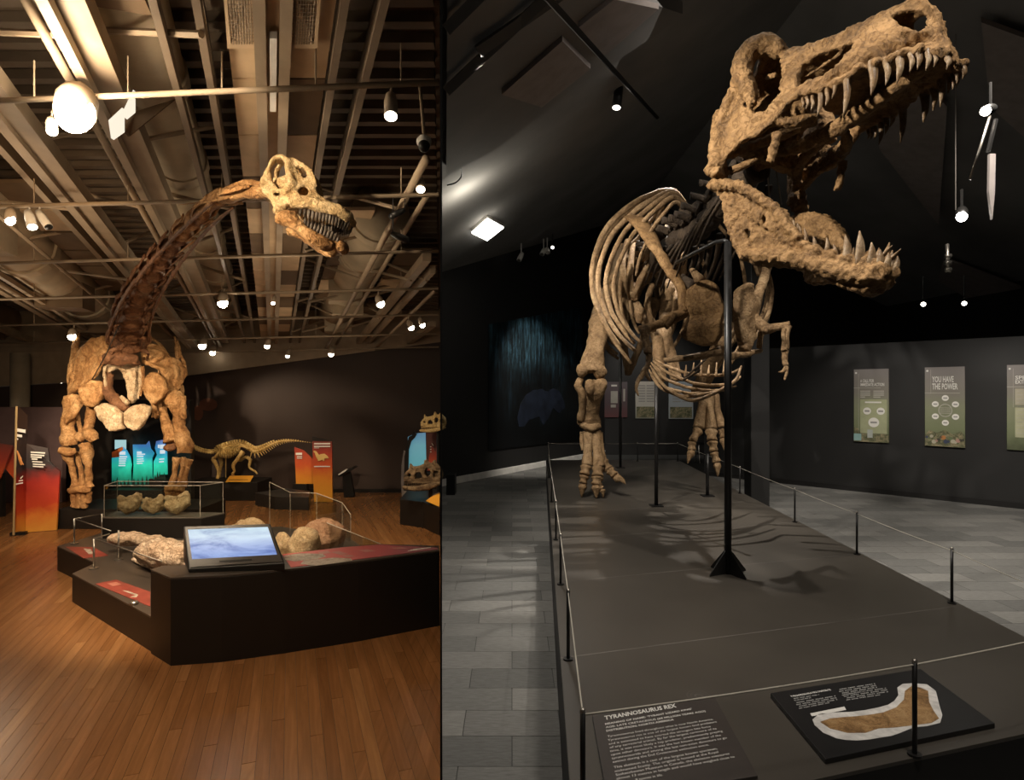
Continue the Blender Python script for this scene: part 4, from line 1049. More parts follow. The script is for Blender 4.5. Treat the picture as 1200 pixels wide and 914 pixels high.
# --- left leg (raised)
hipL = V((2.16, 8.05, 3.05)); kneeL = V((2.52, 7.25, 2.45)); ankL = V((2.52, 8.35, 1.72))
blend_bone('femur', [('t', [hipL - V((.2, 0, 0)), hipL, hipL.lerp(kneeL, .5), kneeL], [.1, .13, .11, .13])])
blend_bone('tibia', [('t', [kneeL + V((0, .03, -.08)), kneeL.lerp(ankL, .5), ankL], [.12, .085, .1])])
stick('fibula', [kneeL + V((.12, .05, -.06)), kneeL.lerp(ankL, .5) + V((.1, 0, 0)), ankL + V((.09, 0, 0))], [.045, .035, .04])
for a, b, r in (((950, 200, 8.1), (905, 500, 8.0), .075), ((985, 220, 8.1), (1005, 510, 7.98), .08), ((1030, 230, 8.15), (1085, 500, 8.05), .07)):
    A0, B0 = Z8(*a), Z8(*b); stick('metatarsal', [A0, A0.lerp(B0, .5), B0], [r, r * .75, r * 1.05], 'boneRl')
digit([Z8(905, 510, 8.0), Z8(850, 615, 7.92), Z8(848, 690, 7.9), Z8(815, 795, 7.86)], [.075, .06, .055], 'toe_claw')
digit([Z8(1005, 520, 7.98), Z8(1015, 610, 7.9), Z8(1030, 700, 7.86), Z8(1055, 790, 7.83), Z8(1062, 905, 7.8)], [.085, .07, .06, .055], 'toe_claw')
digit([Z8(1085, 510, 8.05), Z8(1105, 590, 8.0), Z8(1118, 690, 7.95)], [.06, .05], 'toe_claw')
# ================================================================== SETTING, LEFT HALL
SL = 68 / FPX                                       # the hall's roof falls gently away from the camera
def LC(px, py, a): 
    Y = (a - HC) * FPX / (525 - py); return P(px, py, Y)
LDIR = V((-280 / FPX, 1, -SL))
def roofL(Y, a): return a - SL * Y
M['woodfloor'] = toned('oiled_wood_boards', [(0, (.225, .095, .031)), (.3, (.265, .117, .040)), (.6, (.305, .138, .049)), (.85, (.25, .107, .036)), (1, (.36, .175, .066))], .27, ((26, 1.6, 1), (0, 0, 0)), .12)
M['beam'] = plain('beige_ceiling_steel', (.33, .25, .17), .6, 0, .3)
M['chord'] = plain('brown_truss_steel', (.19, .14, .095), .6, 0, .3)
M['boardL'] = plain('light_brown_ceiling_board', (.56, .41, .26), .8, 0, .2)
M['boardD'] = plain('dark_brown_ceiling_board', (.15, .10, .06), .8, 0, .2)
M['deckL'] = plain('dark_ribbed_deck', (.16, .12, .085), .7, 0, .3)
M['duct'] = plain('pale_lagged_duct', (.50, .41, .29), .8, 0, .2, .25, 2)
M['wallL'] = plain('dark_brown_wall', (.052, .034, .027), .6, 0, .3, .2, .6)
M['wallPurple'] = plain('purple_brown_wall', (.15, .095, .092), .6, 0, .3)
M['plinth'] = plain('black_plinth_paint', (.013, .010, .008), .45, 0, .4)
M['plinth_top'] = plain('dark_brown_plinth_top', (.055, .042, .033), .35, 0, .5)

# floor: base slab plus boards
FL = [(-.1153 * 1.6 - .006, 1.6), (-1.215, 10.48), (-9.6, 10.48), (-9.6, 5.0), (-3.4, 1.6)]
m = MB(); m.prism([V((x, y, -.05)) for x, y in FL], (0, 0, .045)); floorL = struct(obj('floor_wood', m, plain('dark_subfloor', (.06, .035, .02), .8)))
bd = V((-260 / FPX, 1, 0)).normalized(); bs = V((bd.y, -bd.x, 0)); bw, bl = .062, 1.5
ang = math.atan2(bd.y, bd.x) - math.pi / 2
cells = []
for i in range(-156, 86):
    for j in range(-3, 10):
        off = ((i * 0.618) % 1) * bl
        c = V((-2, 5, 0)) + bs * (i * bw) + bd * ((j - 3) * bl + off)
        e0, e1 = c - bd * bl / 2, c + bd * bl / 2
        if not all(in_poly(e.x + s * .05, e.y, FL) for e in (e0, e1, c) for s in (-1, 1)): 
            cells.append((2, c.y, c, 1)) if any(in_poly(e.x, e.y, FL) for e in (e0, e1, c, e0 + bs * bw, e0 - bs * bw, e1 + bs * bw, e1 - bs * bw)) else None
            continue
        vis = any(-40 < 600 + q.x / q.y * FPX < 530 and 457 + HC / q.y * FPX < 960 for q in (e0, c, e1))
        cells.append((0 if vis else 1, c.y, c, 0))
cells.sort(key=lambda t: (t[0], t[1], t[2].x))
fm = bpy.data.meshes.new('floorboard'); mb = MB(); mb.box((0, 0, -.0025), (bw - .0016, bl - .003, .005)); fm.from_pydata(mb.v, [], mb.f); fm.materials.append(M['woodfloor'])
rest = MB(); Rb = Matrix.Rotation(ang, 3, 'Z')
def clip_board(c):
    """board outline cut along the dividing wall and the far wall"""
    h, l = (bw - .0016) / 2, (bl - .003) / 2
    poly = [c - bs * h - bd * l, c + bs * h - bd * l, c + bs * h + bd * l, c - bs * h + bd * l]
    for nx, ny, k in ((1, .1153, -.005), (0, 1, 10.48), (0, -1, -1.65), (-1, 0, 9.55)):
        out = []
        for i in range(len(poly)):
            p, q = poly[i - 1], poly[i]; dp, dq = p.x * nx + p.y * ny - k, q.x * nx + q.y * ny - k
            if (dp < 0) != (dq < 0): out.append(p.lerp(q, dp / (dp - dq)))
            if dq <= 0: out.append(q)
        poly = out
        if len(poly) < 3: return None
    return poly
n_ = 0
for vis, y, c, cut in cells:
    if cut:
        r = clip_board(c)
        if r: rest.prism([V((p.x, p.y, -.005)) for p in r], (0, 0, .005))
    elif n_ < 295:
        o = bpy.data.objects.new('floorboard', fm); linkp(o, floorL); o.location = c - floorL.location; o.rotation_euler = (0, 0, ang); n_ += 1
    else: rest.box(c + V((0, 0, -.0025)), (bw - .0016, bl - .003, .005), 0, Rb)
o = obj('floorboard_field', rest, M['woodfloor'], floorL); o['kind'] = 'stuff'

# walls
YW = 10.5
def WF(px, py, Y=YW): return P(px, py, Y)
m = MB(); m.prism([V((-9.6, YW, 0)), V((-1.22, YW, 0)), WF(516.5, 400), WF(218, 440), V((-9.6, YW, 1.75))], (0, .1, 0)); wallF = struct(obj('wall_far', m, M['wallL']))
m = MB(); m.prism([V((-9.6, YW, 0)), V((-1.22, YW, 0)), V((-1.22, YW, .06)), V((-9.6, YW, .06))], (0, -.015, 0)); struct(obj('baseboard_far', m, M['plinth']))
m = MB(); m.prism([V((-9.6, YW - .06, 1.76)), WF(218, 440.3, YW - .06), WF(516, 400.5, YW - .06), V((-1.225, YW - .06, 3.3)), V((-9.6, YW - .06, 3.3))], (0, .05, 0)); struct(obj('trim_3', m, M['beam']))
m = MB(); m.prism([P(-60, 588, 9.6), P(73, 588, 9.6), P(73, 477, 9.6), P(-60, 477, 9.6)], (0, .08, 0))
for v in m.v: v.z = max(v.z, 0)
struct(obj('wall_low', m, M['wallPurple']))
m = MB(); x0, x1 = P(104, 0, 9.35).x, P(224, 0, 9.35).x; m.box(((x0 + x1) / 2, 9.4, .80), (x1 - x0, .1, 1.6)); struct(obj('wall_black', m, M['plinth']))
x0, x1 = P(14, 0, 9.95).x, P(33, 0, 9.95).x
m = MB(); m.tube([((x0 + x1) / 2, 9.95, 0), ((x0 + x1) / 2, 9.95, 2.35)], (x1 - x0) / 2, 20, 1); struct(obj('trim_2', m, plain('beige_column', (.30, .25, .18), .6), smooth=True))
m = MB(); m.ell(WF(244, 474, YW - .012), (.16, .004, .11), None, 14, 6); m.ell(WF(232, 484, YW - .012), (.09, .004, .13), None, 14, 6)
obj('wall_print', m, plain('faint_red_print', (.13, .045, .022), .7), wallF)

# roof: deck with ribs, beams, boards, ducts and trusses
ceilL = None
m = MB(); m.prism([V((x, y, roofL(y, 4.12))) for x, y in ((-.1153 * 1.9 - .01, 1.9), (-1.222, 10.55), (-9.6, 10.55), (-9.6, 1.9))], (0, 0, .08))
ceilL = struct(obj('ceiling_deck', m, M['deckL']))
rb = MB(); y = 2.0
while y < 10.4:
    rb.box(((-9.5 - .1153 * y - .02) / 2, y, roofL(y, 4.12) - .03), (9.5 - .1153 * y - .06, .07, .06)); y += .17
o = obj('deck_rib', rb, M['deckL'], ceilL); o['kind'] = 'stuff'
def line_pt(x0, a, Y): # point at depth Y on the long line seen at pixel x0 on the picture's top edge
    Y0 = (a - HC) * FPX / 525; p = P(x0, 0, Y0); return p + LDIR * (Y - Y0)
def ok_x(p): return p.x < -.1153 * p.y - .03
def longbeam(name, x0, a, w, h, Ya=1.95, Yb=10.35, mat='beam', sides=4):
    while not ok_x(line_pt(x0, a, Ya) + V((w, 0, 0))) and Ya < Yb: Ya += .1
    if Ya >= Yb: return
    A0, B0 = line_pt(x0, a, Ya), line_pt(x0, a, Yb); m = MB()
    if sides == 4:
        s = V((w / 2, 0, 0)); u = V((0, 0, h))
        m.prism([A0 - s, A0 + s, A0 + s + u, A0 - s + u], B0 - A0)
    else: m.tube([A0, B0], w / 2, sides, 1)
    return obj(name, m, M[mat], ceilL, sides > 4)
for x0 in (303, 336): longbeam('ceiling_beam', x0, 3.50, .052, .10)
longbeam('beam_web', 319.5, 3.56, .10, .03, mat='boardL')
for x0 in (229, 405, 452, 178): longbeam('truss_chord', x0, 3.52, .035, .06, mat='chord'); longbeam('truss_chord', x0 + (320 - x0) * .06, 3.95, .03, .04, mat='chord')
for x0, a, w, h in ((48, 3.45, .05, .05), (80, 3.52, .13, .1), (-124, 3.42, .06, .06), (-92, 3.45, .11, .09), (-160, 3.55, .05, .1), (752, 3.5, .08, .08), (800, 3.5, .05, .08), (1010, 3.5, .09, .08), (-520, 3.42, .05, .05), (-600, 3.5, .08, .08), (-900, 3.5, .1, .1)): longbeam('ceiling_beam', x0, a, w, h)
for x0, a, w in ((30, 3.5, .04), (598, 3.42, .05), (640, 3.5, .04), (-555, 3.45, .06), (-300, 3.4, .03), (860, 3.42, .04)): longbeam('ceiling_pipe', x0, a, w, 0, mat='beam', sides=10)
for x0, a, w in ((560, 3.9, .5), (-330, 3.82, .6), (150, 3.92, .36), (900, 3.85, .6), (-800, 3.9, .6)): longbeam('duct', x0, a, w, 0, mat='duct', sides=20)
# lagging collars and dampers that break up the ducts
rnd = random.Random(11)
for x0, a, w in ((560, 3.9, .5), (-330, 3.82, .6), (150, 3.92, .36), (900, 3.85, .6), (-800, 3.9, .6)):
    Y = 2.6
    while Y < 10:
        p = line_pt(x0, a, Y)
        if ok_x(p + V((w * .6, 0, 0))):
            m = MB(); d = LDIR.normalized()
            if rnd.random() < .5: m.tube([p, p + d * .14], w * .54, 18, 1)
            else: m.box(p + V((rnd.uniform(-.1, .1), 0, -w * .42)), (w * .8, w * .7, w * .5), .3)
            obj('duct_collar', m, M['duct' if rnd.random() < .7 else 'boardD'], ceilL)
        Y += .7 + rnd.random() * .5
# truss webs
for x0 in (229, 405, 178, 452):
    Y = 2.2; k = 0
    while Y < 10.0:
        a_, b_ = (3.54, 3.95) if k % 2 == 0 else (3.95, 3.54)
        p, q_ = line_pt(x0, a_, Y), line_pt(x0, b_, Y + .34)
        if ok_x(p) and ok_x(q_): m = MB(); m.tube([p, q_], .014, 6, 1); obj('truss_web', m, M['beam'], ceilL)
        Y += .34; k += 1
# cross braces between the trusses
for x0, x1 in ((-124, 48), (48, 229), (405, 598), (452, 752), (-520, -124), (598, 800)):
    Y = 2.6; k = 0
    while Y < 9.6:
        p, q_ = line_pt(x0 if k % 2 else x1, 3.5, Y), line_pt(x1 if k % 2 else x0, 3.9, Y + .55)
        if ok_x(p) and ok_x(q_): m = MB(); m.tube([p, q_], .016, 6, 1); obj('cross_brace', m, M['beam'], ceilL)
        Y += .95; k += 1
# boards either side of the middle beam
for (xa, xb) in ((262, 296), (344, 394)):
    for r in range(15):
        Ya, Yb = 1.95 + r * .55, 1.95 + (r + 1) * .55 - .012
        q = [line_pt(x, 3.58, Y) for x, Y in ((xa, Ya), (xb, Ya), (xb, Yb), (xa, Yb))]
        m = MB(); m.prism(q, (0, 0, .03)); obj('ceiling_board', m, M['boardL' if (r // 1) % 4 in (1, 3) or (xa < 300 and r % 3 == 2) else 'boardD'], ceilL)
for r in range(15):
    for xa, xb in ((100, 165), (-240, -140), (-480, -350), (470, 545), (660, 745)):
        if rnd.random() < .45: continue
        Ya, Yb = 2.0 + r * .55, 2.0 + r * .55 + .5
        q = [line_pt(x, 3.8, Y) for x, Y in ((xa, Ya), (xb, Ya), (xb, Yb), (xa, Yb))]
        if all(ok_x(p) for p in q): m = MB(); m.prism(q, (0, 0, .03)); obj('ceiling_board', m, M['boardL' if rnd.random() < .5 else 'boardD'], ceilL)
# two vent grilles and a dead fluorescent batten by the middle beam
for xa, xb in ((265, 296), (344, 373)):
    Ya, Yb = line_pt(300, 3.5, 0).y + 2.2, 2.75
    f4 = [LC(xa, -14, 3.52), LC(xb, -14, 3.52), LC(xb - (xb - 320) * .1, 52, 3.52), LC(xa - (xa - 320) * .1, 52, 3.52)]
    o4 = [LC(xa - 4 if xa < 300 else xa, -20, 3.52), LC(xb if xa < 300 else xb + 4, -20, 3.52), LC((xb if xa < 300 else xb + 4) - (xb - 320) * .1, 57, 3.52), LC((xa - 4 if xa < 300 else xa) - (xa - 320) * .1, 57, 3.52)]
    m = MB(); m.prism(o4, (0, 0, .03), [f4]); vf = obj('vent_frame', m, M['boardL'], ceilL)
    m = MB()
    for k in range(1, 9):
        m.tube([f4[0].lerp(f4[1], k / 9), f4[3].lerp(f4[2], k / 9)], .0018, 4, 1)
    for k in range(1, 15): m.tube([f4[0].lerp(f4[3], k / 15), f4[1].lerp(f4[2], k / 15)], .0018, 4, 1)
    obj('vent_grille', m, M['beam'], vf)
m = MB(); m.prism([LC(316, 45, 3.5), LC(324.5, 45, 3.5), LC(323.5, 131, 3.5), LC(316.5, 131, 3.5)], (0, 0, .03)); tag(obj('batten_lamp', m, M['white']), 'unlit white batten lamp between the two middle ceiling beams', 'lamp')

# lighting pipes across the hall
PIPES = [(118, 96.5), (242, 228), (308.5, 294), (350.5, 338), (381.5, 368.5), (402.5, 391), (418, 406.5)]
PN = ['nearest pale lighting pipe, highest in view, beside the big bright lamp', 'second pale lighting pipe, passing behind the long neck and head', 'third pale lighting pipe, just below the big skull',
      'fourth pale lighting pipe, level with the bright starlike lamp', 'fifth pale lighting pipe, thin and just under the starlike lamp', 'sixth pale lighting pipe, just above the shoulder blades', 'farthest thin lighting pipe, close to the far wall']
def pipe_pt(i, px):
    ya, yb = PIPES[i]; return LC(px, ya + (yb - ya) * px / 517, 3.365)
for i, n in enumerate(PN):
    a, b = pipe_pt(i, -60), pipe_pt(i, 514); r = .014 if i else .0135
    t = thing('lighting_pipe', n, 'pipe', (a + b) / 2, 'lighting pipes under the roof')
    m = MB(); m.tube([a, b], r, 10, 1); obj('pipe', m, M['beam'], t, True)
    m = MB()
    for px in (40, 150, 260, 370, 470): 
        p = pipe_pt(i, px); m.tube([p, p + V((0, 0, .18))], .004, 5, 1)
    obj('hanger', m, M['beam'], t)['kind'] = 'stuff'

M['canL'] = plain('beige_lamp_can', (.42, .33, .24), .5)
def lampL(label, px, py, base_px, base_py, i, r, strength, body='canL', flat=False):
    """spotlight hung from lighting pipe i"""
    Y = pipe_pt(i, px).y - .06; tip, base = P(px, py, Y), P(base_px, base_py, Y + .05)
    d = (tip - base); L_ = d.length; d = d / L_
    t = thing('spotlight', label, 'spotlight', base, 'spotlights of the warm hall')
    m = MB(); m.tube([base, base.lerp(tip, .35), tip], [r * .75, r, r], 14, 1); obj('lamp_body', m, M[body], t, True)
    m = MB()
    if flat: m.tube([tip - d * .003, tip + d * .003], r * .9, 16, 1)
    else: m.ell(tip, (r * 1.05, r * .6, r * 1.05), None, 16, 10)
    obj('lens', m, emis('warm_lamp_glass', (1, .88, .68), strength) if strength else M['blackmetal'], t, True)
    m = MB(); pp = pipe_pt(i, base_px); m.tube([base, base + V((0, .02, max(.05, pp.z - .016 - base.z)))], r * .2, 6, 1); obj('bracket', m, M[body], t)
    return tip
tip = lampL('huge glaring lamp at upper left on the nearest pipe', 88, 133, 92, 108, 0, .084, 60)
point('big_lamp_light', tip + V((.02, -.17, -.02)), 34, WARM, .07)
lampL('small flat lit lamp just below the huge glaring lamp', 61, 154, 60, 140, 0, .024, 14, flat=True)
t2 = lampL('starlike bright lamp in mid view right of the neck', 261, 355, 262, 344, 3, .05, 90)
lampL('round lit spotlight at the left edge of the second pipe', 12, 258, 13, 246, 1, .032, 30)
lampL('white can spotlight pointing down, middle of the three at left', 38, 266, 33, 248, 1, .03, 12, 'white', True)
lampL('tilted white can spotlight, right of the three at left', 57, 266, 45, 248, 1, .026, 0, 'white', True)
lampL('downlight can with glowing mouth at upper right', 458, 136, 458, 112, 0, .03, 14, flat=True)
lampL('flat lit lamp at the right edge above the second pipe', 493, 222, 492, 210, 1, .03, 14, flat=True)
for n, px, py, i, r, st in (('lit lamp over the left shoulder blade', 84, 394, 4, .05, 20), ('lit lamp just right of the shoulder blades', 237, 405, 5, .055, 22), ('small lit lamp beside and below the one right of the shoulders', 249, 413, 6, .05, 14),
                            ('small lit lamp in the middle of the far ceiling', 313, 405.5, 5, .04, 14), ('tiny white lamp low on a long rod near the far wall', 337, 417, 6, .035, 8), ('tilted white lamp below the crossing pipes', 388, 415, 6, .045, 6),
                            ('tilted lit lamp under the fourth pipe at right', 446, 356, 3, .04, 12), ('left lit lamp of the pair at the right edge', 482, 384, 4, .035, 20), ('right lit lamp of the pair at the right edge', 495, 381, 4, .032, 20),
                            ('tiny lamp at the end of a black arm under the third pipe', 320, 355, 3, .02, 20), ('tiny lit lamp low at far left, first of the distant row', 46, 437, 6, .03, 8), ('tiny lit lamp low at far left, last of the distant row', 72, 447, 6, .03, 8)):
    lampL(n, px, py, px + (2 if px < 400 else -3), py - 8, i, r, st)
lampL('black can spotlight at right below the second pipe', 459, 253, 474, 246, 1, .02, 0, 'blackmetal')
lampL('black can spotlight tilted down, below the other black can', 476, 281, 460, 274, 1, .022, 0, 'blackmetal')
# pale sign boards by the big lamp; their glow stands in for its light
M['lamplight_glow'] = emis('lamplight_glow_board', (1, .9, .72), 1.0)
sb = thing('sign_board_pair', 'pair of pale sign boards, lamp light added as glow, hanging right of the huge lamp', 'sign', P(142, 132, 2.85))
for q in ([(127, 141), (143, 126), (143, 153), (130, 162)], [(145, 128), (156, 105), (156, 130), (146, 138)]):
    m = MB(); m.prism([P(x, y, 2.72 + (x - 127) * .016) for x, y in q], (.0, .02, 0)); obj('sign_board', m, M['lamplight_glow'], sb)
m = MB(); m.prism([P(144, 154, 3.02), P(157, 131, 3.24), P(205, 116, 3.4), P(150, 160, 3.1)], (0, .02, .01)); obj('side_board', m, M['boardD'], sb)
# dome camera
dc = thing('dome_camera', 'white dome security camera on a rod at upper right', 'camera', P(496, 160, 2.9))
m = MB(); m.tube([P(492, 100, 2.9), P(497, 158, 2.9)], .008, 8, 1); obj('rod', m, M['beam'], dc, True)
m = MB(); m.ell(P(497, 166, 2.9), (.036, .036, .032), None, 16, 10); obj('housing', m, M['white'], dc, True)
m = MB(); m.ell(P(497, 171, 2.885), (.028, .028, .03), None, 16, 10); obj('lens_dome', m, M['blackmetal'], dc, True)

# ================================================================== EXHIBIT ISLAND
Z1, Z2 = .235, .56
isl = thing('exhibit_island', 'big black angular exhibit island with a low deck and raised front desk', 'plinth', (-2.3, 4.9, 0))
def slab_part(name, pxs, z, zb, th=.012):
    top = [G(x, y, z) for x, y in pxs]
    b = MB(); b.prism([V((p.x, p.y, zb)) for p in top], (0, 0, z - th - zb)); obj(name, b, M['plinth'], isl, bevel=.003)
    b = MB(); b.prism([V((p.x, p.y, z - th)) for p in top], (0, 0, th)); obj(name + '_top', b, M['plinth_top'], isl, bevel=.003)
slab_part('low_deck', [(84.5, 672), (178, 723), (300, 700), (440, 652), (411, 631), (330, 617), (250, 620), (128, 622), (100, 630), (67, 640), (112, 659.5)], Z1, 0)
DESKF = [(200, 677), (260, 674), (334, 667), (420, 657.5), (515.5, 645)]
DESKB = [(514.5, 639.5), (445, 637.5), (400, 641), (340, 649), (222, 662), (190, 663), (176.5, 667)]
slab_part('desk', DESKF + DESKB, Z2, .001)
# printed panels
M['red_print'] = grad('red_print', [(0, (.66, .10, .07)), (.45, (.58, .08, .07)), (.7, (.32, .09, .11)), (1, (.18, .10, .12))], 'X', .0, 2.2, .4)
M['red_dark'] = plain('dark_red_print', (.28, .05, .035), .4, 0, .4, .25, 9)
M['print_pale'] = bone('printed_bones', (.20, .12, .08), (.50, .42, .34), (.62, .55, .46), 12, 0, .4)
def flat(name, pxs, z, mat, parent, th=.003, off=0):
    b = MB(); b.prism([G(x, y, z + off) for x, y in pxs], (0, 0, th)); return obj(name, b, mat, parent)
gp = flat('graphic_panel', [(331, 650), (405, 641.5), (444, 638.5), (513, 642), (513, 644), (366, 662), (341, 665)], Z2, M['red_print'], isl)
flat('printed_bone', [(333, 651), (352, 648.5), (378, 649), (382, 652), (372, 655), (345, 658), (334, 656)], Z2 + .003, M['print_pale'], gp, .001)
flat('printed_bone', [(352, 661), (356, 657), (392, 653.5), (411, 654.5), (413, 657), (370, 663)], Z2 + .003, M['print_pale'], gp, .001)
for q in ([(388, 647), (398, 646), (408, 649), (399, 650.5)], [(419, 645), (430, 644), (441, 645.5), (429, 647)], [(455, 642), (470, 641.4), (478, 642.4), (464, 643.4)], [(372, 647), (384, 645.5), (388, 648), (376, 649.5)], [(400, 651), (410, 650), (416, 652), (406, 653)]): flat('printed_block', q, Z2 + .003, plain('pink_print', (.50, .22, .19), .5), gp, .001)
for k in range(3): flat('text_line', [(478 + k * 3, 645.3 - k * .9), (505, 641.6 - k * .3), (505, 642.1 - k * .3), (478 + k * 3, 645.9 - k * .9)], Z2 + .003, M['print_white'], gp, .001)
g1 = flat('graphic_panel', [(111.5, 684.5), (136, 679.5), (176, 694), (176, 711), (166, 707)], Z1, M['red_dark'], isl)
flat('printed_bone', [(143, 692), (150, 692.5), (162, 697), (160, 700), (152, 700), (158, 697.5)], Z1 + .003, M['print_pale'], g1, .001)
flat('text_line', [(126, 684), (136, 682), (142, 685), (132, 687)], Z1 + .003, plain('pink_small_print', (.45, .16, .11), .5), g1, .001)
g2 = flat('graphic_panel', [(77, 641), (110, 641.5), (126.5, 651), (98, 654.5)], Z1, M['red_dark'], isl)
flat('printed_bone', [(98, 643), (106, 643.5), (110, 649), (104, 649.5)], Z1 + .003, M['print_pale'], g2, .001)
m = MB(); cc = G(157, 708, Z1); m.tube([cc, cc + V((0, 0, .02))], [.03, .025], 12, 1); obj('floor_disc', m, M['steel'], isl, True)

# screen on the desk
sc = thing('touch_screen', 'tilted black touch screen showing a pale blue misty scene on the desk', 'screen', (-2.0, 4.1, Z2))
fl, fr, br, bl_ = P(221, 667, 4.0), P(334, 660, 4.06), P(317, 613.5, 4.34), P(215, 616.5, 4.28)
def dn(p): return V((p.x, p.y, Z2 + .001))
m = MB(); m.add([fl, fr, br, bl_, dn(fl), dn(fr), dn(br), dn(bl_)], [(0, 1, 2, 3), (7, 6, 5, 4), (0, 4, 5, 1), (1, 5, 6, 2), (2, 6, 7, 3), (3, 7, 4, 0)]); obj('housing', m, M['blackmetal'], sc, bevel=.006)
nn = (fr - fl).cross(bl_ - fl).normalized()
f = bil(bl_, br, fr, fl, nn * .002)
m = MB(); m.prism([f(u, v) for u, v in ((.02, .03), (.98, .03), (.98, .97), (.02, .97))], nn * .004, [[f(u, v) for u, v in ((.045, .095), (.955, .095), (.95, .80), (.05, .80))]]); obj('bezel', m, plain('grey_bezel', (.05, .042, .036), .4), sc)
ts = NT('misty_screen_picture'); vec = ts.coord('Object', (3, 9, 9)); f1 = ts.noise(vec, 1.1, 5, .6, .5)
tc = ts.n('ShaderNodeTexCoord'); sp = ts.n('ShaderNodeSeparateXYZ'); ts.l(tc.outputs['Object'], sp.inputs[0]); mr = ts.n('ShaderNodeMapRange'); mr.inputs[1].default_value = .03; mr.inputs[2].default_value = .25; ts.l(sp.outputs['Z'], mr.inputs[0])
sky = ts.ramp(mr.outputs[0], [(0, (.10, .18, .45)), (.25, (.30, .42, .72)), (.45, (.42, .52, .78)), (.7, (.62, .74, .84)), (1, (.62, .80, .84))])
mi = ts.ramp(f1, [(.34, (.22, .28, .55)), (.5, (.85, .86, .95)), (.66, (1.1, 1.1, 1.1))])
cc_ = ts.mix(sky, mi, .75, 'MULTIPLY'); ts.base((.01, .01, .01)); ts.l(cc_, ts.b.inputs['Emission Color']); ts.b.inputs['Emission Strength'].default_value = 1.05; ts.set(Roughness=.15)
m = MB(); m.quad(*[f(u, v) + nn * .001 for u, v in ((.045, .095), (.955, .095), (.95, .80), (.05, .80))]); obj('display', m, ts.m, sc)
m = MB(); m.quad(*[f(u, v) + nn * .0065 for u, v in ((.33, .87), (.67, .87), (.67, .91), (.33, .91))]); obj('speaker_slot', m, M['black'], sc)

# barrier on the low deck
def dpost(px, py_top, py_base, label):
    b = G(px, py_base, Z1) + V((0, 0, .001)); tp = V((b.x, b.y, HC - (py_top - 457) / FPX * b.y))
    t = thing('barrier_post', label, 'post', b, 'steel barrier posts on the low deck')
    m = MB(); m.tube([b + V((0, 0, .005)), tp], .008, 10, 1); obj('post', m, M['steel'], t, True)
    m = MB(); m.tube([b, b + V((0, 0, .008))], .036, 16, 1); obj('base_plate', m, M['steel'], t)
    return tp
d1 = dpost(110, 631, 666.5, 'steel barrier post on the low deck nearest the camera'); d2 = dpost(139, 621.5, 656, 'steel barrier post in front of the long pale fossil bone')
d3 = dpost(87, 608, 637, 'steel barrier post at the far left corner of the low deck'); d4 = dpost(119.5, 602, 630, 'steel barrier post beside the corner of the glass case')
def rail(pts, label):
    m = MB()
    for a, b in zip(pts[:-1], pts[1:]): m.tube([a, b], .005, 8, 1)
    tag(obj('barrier_rod', m, M['steel'], smooth=True), label, 'rail', 'thin rods of the deck barrier')
rail([d4 - V((0, .02, 0)), d3, P(130, 622, 5.9)], 'thin steel rod round the far left corner of the low deck')
e_ = G(186, 657, Z1 + .2); rail([P(128, 625.5, 5.6), d1, P(190, 658, 4.75)], 'thin steel rod running from the nearest post towards the screen')

# fossils on the low deck
M['fossil'] = bone('pale_pink_fossil', (.40, .24, .14), (.66, .47, .32), (.82, .66, .50), 4, .6, .7)
M['fossil_y'] = bone('sandy_fossil', (.36, .22, .11), (.60, .42, .23), (.76, .59, .38), 6, .7, .7)
M['fossil_r'] = bone('red_brown_fossil', (.26, .13, .07), (.42, .23, .13), (.55, .34, .21), 5, .6, .7)
def fossil(name, label, blobs, mat, vox=.016, disp=.07, sc_=.10, group=None):
    m = MB()
    for b in blobs:
        if not isinstance(b[0], list): m.ell(b[0], b[1], None, 12, 8)
        else: m.tube(b[0], b[1], 10, 3, *b[2:])
    lo = min(p.z for p in m.v); c = sum(m.v, V()) / len(m.v)
    o = obj(name, m, M[mat], None, True, 0, (c.x, c.y, lo)); remesh(o, vox, 4, disp, sc_); return tag(o, label, 'fossil', group)
zz = Z1 + .09
fossil('fossil_bone', 'long pale fossil bone lying on the low deck, end rising over the rod', [([G(131, 632, .36), G(150, 631, .37), G(170, 633, .36), G(195, 641, .34), G(222, 648, .33)], [(.07, .045), (.09, .055), (.09, .06), (.11, .08), (.12, .09)]), (G(136, 631, .37), (.07, .08, .045))], 'fossil')
fossil('fossil_block', 'big rounded pale pink fossil block in front of the long bone', [([G(166, 648, .37), G(185, 649, .38), G(206, 653, .36), G(222, 657, .34)], [(.08, .09), (.11, .12), (.12, .12), (.10, .09)])], 'fossil')
fossil('fossil_lump', 'small crumbly sandy fossil lump beside the screen', [(G(192, 659, .30), (.06, .06, .05)), (G(202, 656, .32), (.07, .06, .06)), (G(212, 661, .30), (.05, .05, .045))], 'fossil_y', .014, .05, .06)
fossil('fossil_sliver', 'flat fossil sliver lying by the deck rod', [([G(157, 655, .26), G(170, 661, .26), G(184, 668, .26)], [(.03, .02), (.035, .02), (.02, .015)])], 'fossil', .012, .015, .06)
fossil('fossil_dome', 'smooth pale fossil dome behind the touch screen', [([G(274, 624, .33), G(294, 622, .36), G(313, 625, .33)], [(.09, .08), (.12, .13), (.09, .08)])], 'fossil_y')
fossil('fossil_joint', 'sandy knobbly fossil joint with two lobes right of the screen', [(G(331, 640, .42), (.085, .08, .12)), (G(358, 638, .44), (.13, .11, .15)), ([G(328, 648, .33), G(345, 652, .33), G(362, 646, .34)], [(.08, .07), (.08, .07), (.09, .08)])], 'fossil_y', .018, .05, .1)
